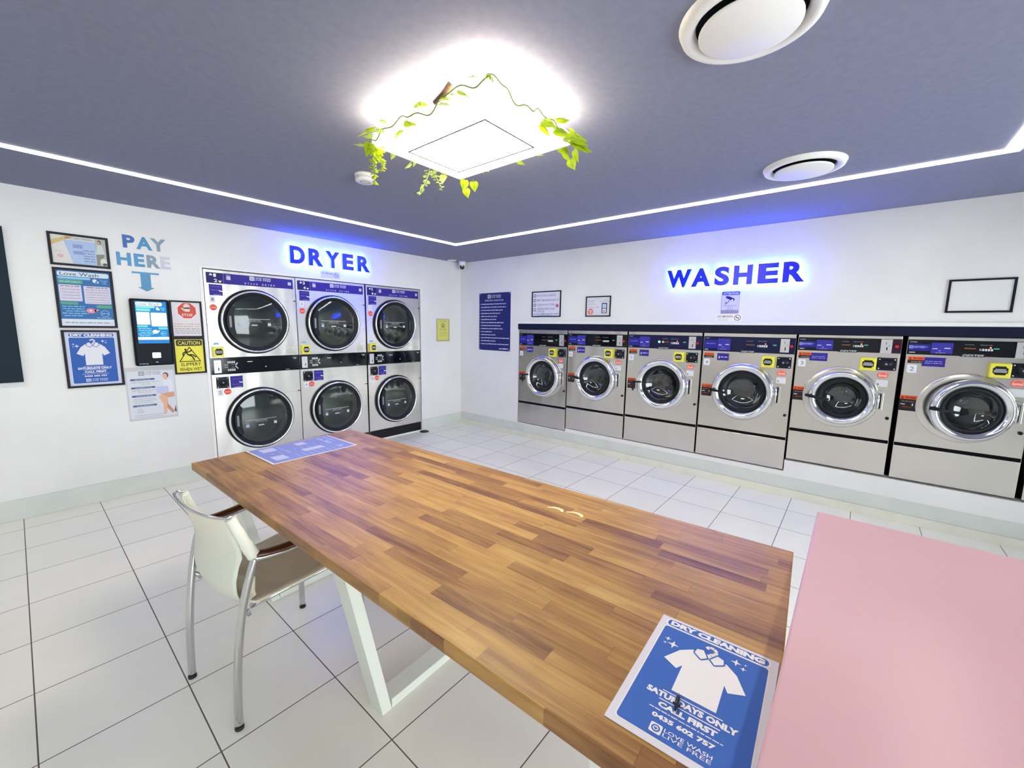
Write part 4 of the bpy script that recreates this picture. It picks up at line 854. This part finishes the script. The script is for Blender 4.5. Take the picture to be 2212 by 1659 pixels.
# ------------------------------------------------------------------ dryers
def dryer(idx, x0, lab, nums):
    W_ = .803
    t = thing('stack_dryer', lab, 'tumble dryer', (x0, 0, 0), 0, 'stacked tumble dryers')
    def panel(nm, z0, z1, cx_, cz_, ro):
        a = MB(); n = 48; xx0, xx1 = .004, W_-.004; hole = []; outr = []
        for k in range(n):
            an = 2*PI*k/n+.001; c_, s_ = math.cos(an), math.sin(an); hole.append((cx_+ro*c_, cz_+ro*s_))
            tx = (xx1-cx_)/c_ if c_ > 0 else (xx0-cx_)/c_; tz = (z1-cz_)/s_ if s_ > 0 else (z0-cz_)/s_; tt = min(tx, tz); outr.append((cx_+tt*c_, cz_+tt*s_))
        vs = [(x, -.001, z) for x, z in hole]+[(x, -.001, z) for x, z in outr]; fs = []
        corners = [(xx1,z1),(xx0,z1),(xx0,z0),(xx1,z0)]
        for k in range(n):
            j = (k+1) % n; f = [k, n+k, n+j, j]; A_, B_ = outr[k], outr[j]
            if abs(A_[0]-B_[0]) > 1e-6 and abs(A_[1]-B_[1]) > 1e-6:
                cc = min(corners, key=lambda q_: abs(q_[0]-A_[0])+abs(q_[1]-A_[1])+abs(q_[0]-B_[0])+abs(q_[1]-B_[1])); vs.append((cc[0],-.001,cc[1])); f = [k, n+k, len(vs)-1, n+j, j]
            fs.append(tuple(f))
        a.add(vs, fs, STEELD); return a.build(nm, t)
    ZU, ZL = 1.482, .512; R_ = .316; cx_ = .402
    panel('upper_front', 1.140, 1.952, cx_, ZU, .270); panel('lower_front', .132, .978, cx_, ZL, .270)
    a = MB(); a.box(.002, .004, -.001, .85, .02, 1.952, STEELD); a.box(W_-.004, W_-.002, -.001, .85, .02, 1.952, STEELD); a.box(.004, W_-.004, .845, .85, .02, 1.952, STEELD); a.box(.004, W_-.004, 0, .85, 1.948, 1.952, STEELD); a.box(.004, W_-.004, .0, .845, .02, .03, STEELD); a.build('cabinet', t)
    a = MB(); a.box(.004, W_-.004, -.001, .015, .016, .129, BLACK); a.build('kick_panel', t)
    a = MB(); a.box(.0, W_, -.012, .02, 0, .016, WHITE); a.build('base_strip', t)
        # header banner
    a = MB(); a.box(.020, .780, -.0030, -.001, 1.832, 1.929, PURP); d = .0034; e = .0005
    a.rect(.021, .150, 1.833, 1.928, d, flatc(40,34,104)); a.rect(.154, .156, 1.835, 1.927, d, flatc(150,150,210))
    a.poly([(.042,1.902),(.072,1.902),(.057,1.922)], d+e, WH); a.poly([(.112,1.858),(.142,1.858),(.127,1.838)], d+e, WH)
    a.text(nums[0], .078, .098, 1.890, 1.920, d+e, WH, .02); a.text(nums[1], .080, .106, 1.842, 1.872, d+e, WH, .02)
    qr_blank(a, .180, 1.872, .034, d, LGREY); a.words(.178,.216,1.912,.005,d,LGREY,1); qr_blank(a, .730, 1.868, .032, d, LGREY)
    logo(a, .376, .566, 1.884, 1.922, d, WH, PURP)
    for i, ch in enumerate('STACK DRYER'):
        if ch != ' ': a.text(ch, .330+.026*i, .343+.026*i, 1.845, 1.860, d, WH, .0)
    a.build('header_banner', t)
    def sticker_set(z):
        pass
    a = MB(); a.rect(.036, .142, 1.720, 1.822, .0016, PURP); a.words(.05,.13,1.80,.005,.0021,flatc(120,116,190),1); a.poly([(.106,1.772),(.141,1.764),(.141,1.756),(.118,1.760)], .0021, WH); a.words(.05,.12,1.768,.006,.0021,flatc(120,116,190),2); a.words(.07,.13,1.726,.006,.0021,flatc(170,168,220),3); a.build('blue_sticker', t)
    a = MB(); a.rrect(.150, .256, .842, .956, .002, .0016, PURP); a.words(.165,.245,.925,.005,.0021,flatc(120,116,190),1); a.poly([(.218,.902),(.255,.894),(.255,.886),(.230,.890)], .0021, WH); a.words(.165,.24,.872,.005,.0021,flatc(120,116,190),2); a.words(.185,.24,.848,.006,.0021,flatc(170,168,220),3); a.build('blue_sticker', t)
    for zz, xx, nn in ((1.652,.033,nums[0]), (.775,.037,nums[1])):
        a = MB(); a.rrect(xx, xx+.047, zz, zz+.062, .004, .0016, flatc(224,226,234)); a.text(nn, xx+.014, xx+.034, zz+.018, zz+.046, .0021, GREY, .01); a.build('number_sticker', t)
    for xx, zz in ((.059,1.610),(.121,.810)):
        a = MB(); a.disc(xx, zz, .030, .029, .0016, flatc(226,84,70)); a.rect(xx-.020, xx+.022, zz-.009, zz+.005, .0021, flatc(240,150,138)); a.build('red_sticker', t)
    # yellow box
    a = MB(); a.box(.020, .106, -.040, 0, 1.146, 1.246, mat('yellow box plastic', (0,0,0))); tb = a.build('yellow_box', t, bevel=.005)
    a = MB(); bx, bz, dd = .066, 1.196, .0408
    a.poly([(bx-.022,bz-.030),(bx+.022,bz-.030),(bx+.024,bz-.022),(bx+.031,bz-.016),(bx+.031,bz+.016),(bx+.024,bz+.022),(bx+.022,bz+.030),(bx-.022,bz+.030),(bx-.024,bz+.022),(bx-.031,bz+.016),(bx-.031,bz-.016),(bx-.024,bz-.022)], dd, flatc(30,32,26))
    for i in range(3): a.rect(bx-.026, bx+.026, bz-.012+.009*i, bz-.007+.009*i, dd+.0006, LGREY)
    a.build('badge', tb)
    a = MB(); a.poly([(.034,1.262),(.034,1.272),(.044,1.284),(.072,1.284),(.082,1.272),(.082,1.262)], .0016, flatc(140,186,224)); a.build('pale_blue_sticker', t)
    a = MB(); a.rect(.672, .764, 1.150, 1.232, .0016, flatc(214,214,206)); a.poly([(.704,1.206),(.732,1.206),(.718,1.228)], .0021, flatc(206,196,90))
    for i in range(4): a.words(.682, .756, 1.160+.011*i, .004, .0021, GREY, 140+i)
    a.build('warning_label', t)
    # control strip
    a = MB(); a.box(.003, W_-.003, -.006, .02, .980, 1.138, GLOSSB); d = .0065
    for i in range(4): a.rrect(.135+.017*i, .148+.017*i, 1.082, 1.104, .003, d, LGREY); a.rrect(.135+.017*i, .148+.017*i, 1.008, 1.030, .003, d, LGREY)
    a.rect(.109, .140, 1.062, 1.074, d, GREY); a.rect(.109, .140, 1.040, 1.052, d, GREY); a.rect(.165,.195,1.066,1.071,d,GREY); a.rect(.165,.195,1.042,1.047,d,GREY)
    a.poly([(.196,1.066),(.216,1.090),(.224,1.084),(.208,1.060)], d, LGREY); a.poly([(.196,1.050),(.220,1.026),(.226,1.032),(.206,1.056)], d, LGREY)
    a.rect(.305, .352, 1.088, 1.094, d, WH); a.words(.735,.775,1.112,.006,d,LGREY,1); a.words(.745,.775,1.100,.006,d,LGREY,2); a.words(.66,.70,.990,.005,d,LGREY,3); a.disc(.470, 1.034, .006, .006, d, LGREY)
    a.build('control_strip', t)
    a = MB(); a.box(.024, .084, -.010, -.006, .994, 1.118, mat('coin plate steel', (0,0,0))); a.rrect(.056,.064,1.018,1.046,.002,.0106,DARK); a.rect(.046,.051,1.076,1.096,.0106,GREY); a.build('coin_plate', t, bevel=.003)
    a = MB(); a.box(.034, .138, -.010, 0, .846, .954, mat('black cast plate', (0,0,0))); pl = a.build('reader_plate', t, bevel=.006)
    a = MB(); a.lathe([(0,.026),(.008,.026),(.020,.020),(.034,.010)], .086, .900, mat('black cast plate', (0,0,0)), 28); a.lathe([(0,.0285),(.006,.028),(.008,.026)], .084, .902, GREY, 16); a.build('reader_dome', pl)
    for ax_, az_ in ((.046,.858),(.126,.858),(.046,.942),(.126,.942)): a = MB(); a.lathe([(0,.013),(.005,.0125),(.0055,.010)], ax_, az_, CHROME, 12); a.build('screw', pl)
    # hinge side access covers
    for z0, z1, nm in ((1.245,1.705,'upper'),(.277,.747,'lower')):
        a = MB(); a.box(.640, W_-.004, -.003, 0, z0, z1, STEELD); a.build('hinge_cover', t, bevel=.002)
    for z1 in (1.708,.750):
        a = MB(); a.box(.775, W_-.002, -.004, 0, z1-.004, z1+.004, DARK); a.build('hinge_slot', t)
    # doors
    for zc, sc_ in ((ZU, 1.), (ZL, .995)):
        a = MB(); k = R_*sc_
        a.lathe([(k*.78,.022),(k*.86,.034),(k*.885,.040),(k*.90,.038)], cx_, zc, GASKET, 72); a.lathe([(k*.955,.034),(k*.985,.028),(k*1.0,.016),(k*1.0,0)], cx_, zc, BLACK, 72)
        dr = a.build('door', t)
        a = MB(); a.lathe([(k*.895,.036),(k*.90,.046),(k*.925,.050),(k*.95,.046),(k*.958,.034)], cx_, zc, CHROME, 96); a.build('chrome_ring', dr)
        a = MB(); a.lathe([(0,.036),(k*.3,.034),(k*.6,.028),(k*.79,.020)], cx_, zc, GL_D, 64); a.build('glass', dr)
        a = MB(); fl = zc+.024 if zc > 1 else zc-.012; x_ = cx_-.022; D_ = .0385
        a.rect(x_-.142, x_+.146, fl, fl+.004, D_, LGREY); a.text('MAX FILL LINE', x_-.045, x_+.055, fl-.014, fl-.006, D_, LGREY, .02); a.words(x_-.060, x_+.070, fl-.026, .006, D_, GREY, 5); a.words(x_-.024, x_+.040, fl-.062, .012, D_, LGREY, 6)
        a.words(x_-.140, x_-.108, fl-.026, .006, D_, LGREY, 7); a.words(x_+.112, x_+.150, fl-.026, .003, D_, GREY, 8); qr_blank(a, x_-.136, fl-.066, .030, D_, flatc(180,184,214)); qr_blank(a, x_+.122, fl-.062, .028, D_, flatc(190,196,206)); a.build('printed_lettering', dr)
        # black grip bar closing the left of the window
        a = MB(); pts = []
        for i in range(13):
            an = math.radians(142+76*i/12); pts.append((cx_+k*.80*math.cos(an), zc+k*.80*math.sin(an)))
        pts += [(cx_-k*.56, zc-k*.40), (cx_-k*.60, zc-.06), (cx_-k*.60, zc+.06), (cx_-k*.56, zc+k*.40)]
        a.prism(pts, 1, -.036, -.022, GASKET); a.rrect(cx_-k*.735, cx_-k*.675, zc-.055, zc+.055, .009, .0366, GREY); a.build('grip', dr)
        a = MB(); a.lathe([(k*.80,0),(k*.80,-.04),(k*.70,-.05),(k*1.0,-.08),(k*1.0,-.60),(0,-.60)], cx_, zc, DRUM, 48); a.build('drum', t)
    return t
dryer(0, -3.190, 'stack of two stainless dryers nearest the payment terminal, banner numbered 1 and 2', '12')
dryer(1, -2.384, 'middle stack of two stainless dryers, banner numbered 3 and 4', '34')
dryer(2, -1.567, 'stack of two stainless dryers nearest the room corner, banner numbered 5 and 6', '56')
# black round plate on the floor
a = MB(); a.vlathe([(0,.012),(.05,.012),(.062,.006),(.064,0)], 0, 0, RUBBER, 28); tag(a.build('floor_disc', loc=(-.775,-.085,0)), 'small black rubber disc on the floor at the right foot of the last dryer', 'floor disc')

# ------------------------------------------------------------------ wooden table
TZ, TT = .780, .036
t = thing('folding_table', 'long brown butcher-block wooden table on white steel frames in the middle of the room', 'table', (-3.35,-3.38,0), .0388)
inv = Matrix.Translation((-3.35,-3.38,0)) @ Matrix.Rotation(.0388, 4, 'Z'); inv.invert()
def loc_(x, y, z=0): v_ = inv @ Vector((x,y,z)); return v_
cor = [loc_(-3.845,-2.181), loc_(-3.786,-4.615), loc_(-2.841,-4.551), loc_(-2.971,-2.11)]
a = MB(); a.prism([(c.x, c.y) for c in cor], 2, TZ-TT, TZ, WOOD); a.build('tabletop', t, bevel=.003)
WST = mat('white powder coated steel', rgb(226,232,222), .35)
for yy in (-2.39, -3.40, -4.40):
    c0 = loc_(-3.600 if yy > -3 else -3.585, yy); c1 = loc_(-3.06, yy-.00); y0_, y1_ = c0.y, c0.y+.078
    zt = TZ-TT; xl, xr = c0.x, c1.x+.0; tl, tr = xl-.155, xr+.155; w_ = .042
    a = MB()
    a.prism([(xl,0),(xl+w_,0),(tl+w_,zt),(tl,zt)], 1, y0_, y1_, WST); a.build('leg', t, bevel=.002)
    a = MB(); a.prism([(xr-w_,0),(xr,0),(tr,zt),(tr-w_,zt)], 1, y0_, y1_, WST); a.build('leg', t, bevel=.002)
    a = MB(); a.box(xl+w_, xr-w_, y0_, y1_, 0, .038, WST); a.build('foot_bar', t, bevel=.002)
    a = MB(); a.box(tl+w_, tr-w_, y0_, y1_, zt-.030, zt, WST); a.build('top_bar', t, bevel=.002)

# sheets on the wooden table (local front plane laid flat: x -> right of the print, z -> up the print)
def flat_sheet(name, label, cat, origin, ux, W_, H_, draw, th=.0012, z=None):
    ux = Vector((ux[0], ux[1], 0)).normalized(); uz = Vector((-ux.y, ux.x, 0))
    t = bpy.data.objects.new(name, None); COL.objects.link(t); tag(t, label, cat)
    mw = Matrix((ux, Vector((0,0,-1)), uz)).transposed().to_4x4(); mw.translation = Vector((origin[0], origin[1], TZ+.0006)); t.matrix_world = mw
    a = MB(); a.box(0, W_, -th, 0, 0, H_, PAPER); draw(a, W_, H_, th+.0004); a.build('sheet', t); return t
# top-left corner of the DRY CLEANING sheet (-3.401,-4.346) ; print right -> (.05,-1) ; print up -> +x
ux = Vector((.042, -1, 0)).normalized(); uz = Vector((-ux.y, ux.x, 0))
W2, H2 = .236, .334
o2 = Vector((-3.401,-4.346,0)) - uz*H2
flat_sheet('counter_sheet', 'white-edged blue DRY CLEANING sheet lying on the near end of the wooden table', 'notice', o2, ux, W2, H2, lambda m_, W_, H_, d: dryclean(m_, W_, H_, d, flatc(62,104,184), flatc(238,236,236), flatc(222,220,228), .00025))
ux1 = Vector((.0, -1, 0)); 
def d_p1(m_, W_, H_, d):
    e = .00025; c1 = flatc(168,176,230); m_.rect(W_*.02, W_*.98, H_*.02, H_*.98, d, flatc(134,146,214))
    for (x0, x1, y0, y1) in ((.10,.32,.10,.26),(.62,.86,.08,.22),(.12,.30,.50,.62),(.55,.70,.45,.70)): m_.rrect(W_*x0, W_*x1, H_*y0, H_*y1, .004, d+e, flatc(196,202,236))
    for i in range(9): m_.words(W_*.40, W_*(.52+.03*(i % 3)), H_*(.15+.085*i), H_*.014, d+e, c1, 150+i)
    for i in range(8): m_.words(W_*.72, W_*.95, H_*(.32+.07*i), H_*.014, d+e, c1, 170+i)
    m_.rect(W_*.10, W_*.60, H_*.30, H_*.315, d+e, c1); m_.rect(W_*.05, W_*.45, H_*.90, H_*.93, d+e, c1); m_.text('Love Wash', W_*.1, W_*.55, H_*.80, H_*.87, d+e, flatc(206,212,244), .01)
    m_.disc(W_*.8, H_*.85, W_*.06, W_*.06, d+e, c1)
flat_sheet('counter_sheet', 'pale violet-blue printed sheet lying on the far end of the wooden table', 'notice', (-3.604,-2.172), (.04,-1), .330, .455, d_p1)
# scraps of tape
def scrap(x, y, rz, label):
    a = MB(); P_ = [(-.036,.010),(-.028,-.006),(-.008,-.012),(.012,-.010),(.034,.004),(.030,.010),(.010,.001),(-.010,.002),(-.022,.010),(-.030,.018)]
    a.prism(P_, 2, 0, .0015, flatc(236,218,170)); o = a.build('tape_scrap', loc=(x,y,TZ+.0005)); o.rotation_euler = (0,0,rz); tag(o, label, 'paper scrap')
scrap(-3.080,-3.818,1.75,'torn cream scrap of tape on the wooden table, left of its twin'); scrap(-3.068,-3.896,1.70,'torn cream scrap of tape on the wooden table, right of its twin')
a = MB(); a.tube([(-.020,0,.004),(0,0,.006),(.012,0,.005),(.022,.0,.003)], .004, mat('dark metal', rgb(40,44,52), .3, .6), 8, radii=[.0015,.004,.0035,.001]); a.tube([(-.006,-.006,.004),(-.004,.006,.004)], .002, MATS['dark metal'], 6)
o = a.build('small_clip', loc=(-3.628,-4.452,TZ+.0022)); o.rotation_euler = (0,0,.15); tag(o, 'tiny dark metal clip lying on the word SATURDAYS of the blue sheet', 'clip')

# ------------------------------------------------------------------ pink table
PZ = .90
t = thing('pink_table', 'pale pink laminate table top in the lower right foreground', 'table', (-3.26,-5.2,0))
a = MB(); a.box(-.56, .500, -.62, .605, PZ-.030, PZ, PINK); a.build('tabletop', t, bevel=.004)
for sx in (-.46, .34):
    for sy in (-.52, .36): a = MB(); a.box(sx, sx+.05, sy, sy+.05, 0, PZ-.030, WST); a.build('leg', t, bevel=.002)
for y_ in (-.505, .375): a = MB(); a.box(-.41, .34, y_, y_+.03, PZ-.10, PZ-.03, WST); a.build('apron', t)

# ------------------------------------------------------------------ chair
CF, CS = Vector((.9925,.122,0)), Vector((.122,-.9925,0)); CO = Vector((-3.976,-2.848,0))
t = thing('armchair', 'chrome tube chair with cream sling back and brown armrests pushed under the wooden table', 'chair', CO)
def cp(f, s, z): return CF*f + CS*s + Vector((0,0,z))
def smooth_path(P_, n=6):
    out = []
    P_ = [Vector(q) for q in P_]
    for i in range(len(P_)-1):
        p0 = P_[max(i-1,0)]; p1 = P_[i]; p2 = P_[i+1]; p3 = P_[min(i+2, len(P_)-1)]
        for k in range(n):
            u = k/n; out.append(.5*((2*p1)+(p2-p0)*u+(2*p0-5*p1+4*p2-p3)*u*u+(3*p1-p0-3*p2+p3)*u**3))
    out.append(P_[-1]); return out
for s in (-1, 1):
    rear = [cp(0, s*.202, .012), cp(.004, s*.203, .15), cp(.015, s*.206, .30), cp(.035, s*.212, .45), cp(.062, s*.220, .57), cp(.082, s*.223, .632)]
    a = MB(); a.tube(smooth_path(rear), .0135, TUBE, 14); lg = a.build('rear_leg', t); a = MB(); a.tube([cp(.03,s*.212,.45), cp(.055,s*.204,.432), cp(.060,s*.202,.415)], .009, TUBE, 10, radii=[.006,.010,.007]); a.build('stacking_stud', lg)
    a = MB(); a.tube([cp(0,s*.202,0), cp(0,s*.202,.010)], .0150, RUBBER, 14); a.build('rubber_foot', lg)
    arm = [cp(.082,s*.223,.632), cp(.11,s*.232,.628), cp(.19,s*.246,.625), cp(.28,s*.250,.632), cp(.37,s*.250,.650), cp(.43,s*.248,.655), cp(.475,s*.246,.635), cp(.492,s*.244,.58)]
    a = MB(); a.tube(smooth_path(arm), .0115, TUBE, 12); a.build('arm_tube', t)
    a = MB(); P_ = smooth_path([cp(.085,s*.224,.646), cp(.12,s*.236,.643), cp(.19,s*.246,.640), cp(.28,s*.250,.647), cp(.37,s*.250,.665), cp(.43,s*.248,.670)])
    vs = []; fs = []; n = len(P_)
    for i, q in enumerate(P_):
        tg = (P_[min(i+1,n-1)]-P_[max(i-1,0)]).normalized(); sd = tg.cross(Vector((0,0,1))).normalized(); up = sd.cross(tg)
        w_ = .017+.006*math.sin(PI*i/(n-1))
        for (a_, b_) in ((-1,-.5),(-1,.3),(-.6,.6),(.6,.6),(1,.3),(1,-.5)): vs.append(q+sd*a_*w_+up*b_*.014)
    for i in range(n-1):
        for k in range(6): fs.append((i*6+k, i*6+(k+1) % 6, (i+1)*6+(k+1) % 6, (i+1)*6+k))
    fs += [tuple(range(5,-1,-1)), tuple((n-1)*6+k for k in range(6))]
    a.add(vs, fs, ARMW, True); a.build('armrest', t)
    a = MB(); a.tube(smooth_path([cp(.492,s*.244,.58), cp(.498,s*.243,.40), cp(.500,s*.243,.20), cp(.500,s*.242,.012)]), .0135, TUBE, 14); lg = a.build('front_leg', t)
    a = MB(); a.tube([cp(.5,s*.242,0), cp(.5,s*.242,.010)], .0150, RUBBER, 14); a.build('rubber_foot', lg)
    a = MB(); a.tube([cp(.075,s*.18,.430), cp(.25,s*.185,.432), cp(.44,s*.195,.437), cp(.498,s*.243,.40)], .009, TUBE, 10); a.build('seat_rail', t)
    # padded sleeve over the side tube of the back
    a = MB(); a.tube(smooth_path([cp(.026,s*.195,.794), cp(.042,s*.204,.745), cp(.062,s*.213,.69), cp(.082,s*.221,.640)]), .020, SLING, 14, radii=[.017]*6+[.0185]*6+[.0215]*6+[.022]); a.build('back_sleeve', t)
a = MB(); a.tube(smooth_path([cp(.030,-.200,.800), cp(.008,-.203,.806), cp(-.008,-.180,.804), cp(-.020,-.09,.798), cp(-.024,0,.797), cp(-.018,.09,.798), cp(-.004,.16,.800), cp(.014,.192,.801), cp(.030,.196,.800)]), .0048, TUBE, 10); a.build('back_top_bar', t)
# back sling
def grid(mb, fn, nu, nv, mt, th=.0):
    vs = [fn(i/nu, j/nv) for i in range(nu+1) for j in range(nv+1)]
    fs = [(i*(nv+1)+j, (i+1)*(nv+1)+j, (i+1)*(nv+1)+j+1, i*(nv+1)+j+1) for i in range(nu) for j in range(nv)]
    mb.add(vs, fs, mt, True)
bp_ = [(.075,.440,.172),(.050,.455,.172),(.036,.49,.172),(.034,.54,.174),(.044,.60,.182),(.052,.64,.198),(.036,.716,.196),(.020,.795,.192)]
def backf(u, v):
    s = -1+2*u; x = v*(len(bp_)-1); k = min(int(x), len(bp_)-2); f_ = x-k
    f, z, hw = [bp_[k][i]*(1-f_)+bp_[k+1][i]*f_ for i in range(3)]
    f -= (.020+.018*max(0, z-.6)/.2)*(1-s*s)
    return cp(f, s*hw, z)
a = MB(); grid(a, backf, 16, 16, SLING); o = a.build('backrest', t); sm = o.modifiers.new('Solidify', 'SOLIDIFY'); sm.thickness = .004
sp_ = [(.505,.430),(.498,.452),(.47,.462),(.30,.448),(.14,.448),(.085,.450),(.060,.462),(.052,.490),(.056,.545)]
def seatf(u, v):
    s = -1+2*u; x = v*(len(sp_)-1); k = min(int(x), len(sp_)-2); f_ = x-k
    f = sp_[k][0]*(1-f_)+sp_[k+1][0]*f_; z = sp_[k][1]*(1-f_)+sp_[k+1][1]*f_
    z -= .012*(1-s*s) if f > .03 else 0
    w_ = .205+.018*max(0, f)/.5 - (.012 if v > .7 else 0)
    return cp(f+(.03*s*s if z > .47 and v > .6 else 0), s*w_, z)
a = MB(); grid(a, seatf, 14, 32, SEATM); o = a.build('seat', t); sm = o.modifiers.new('Solidify', 'SOLIDIFY'); sm.thickness = .008
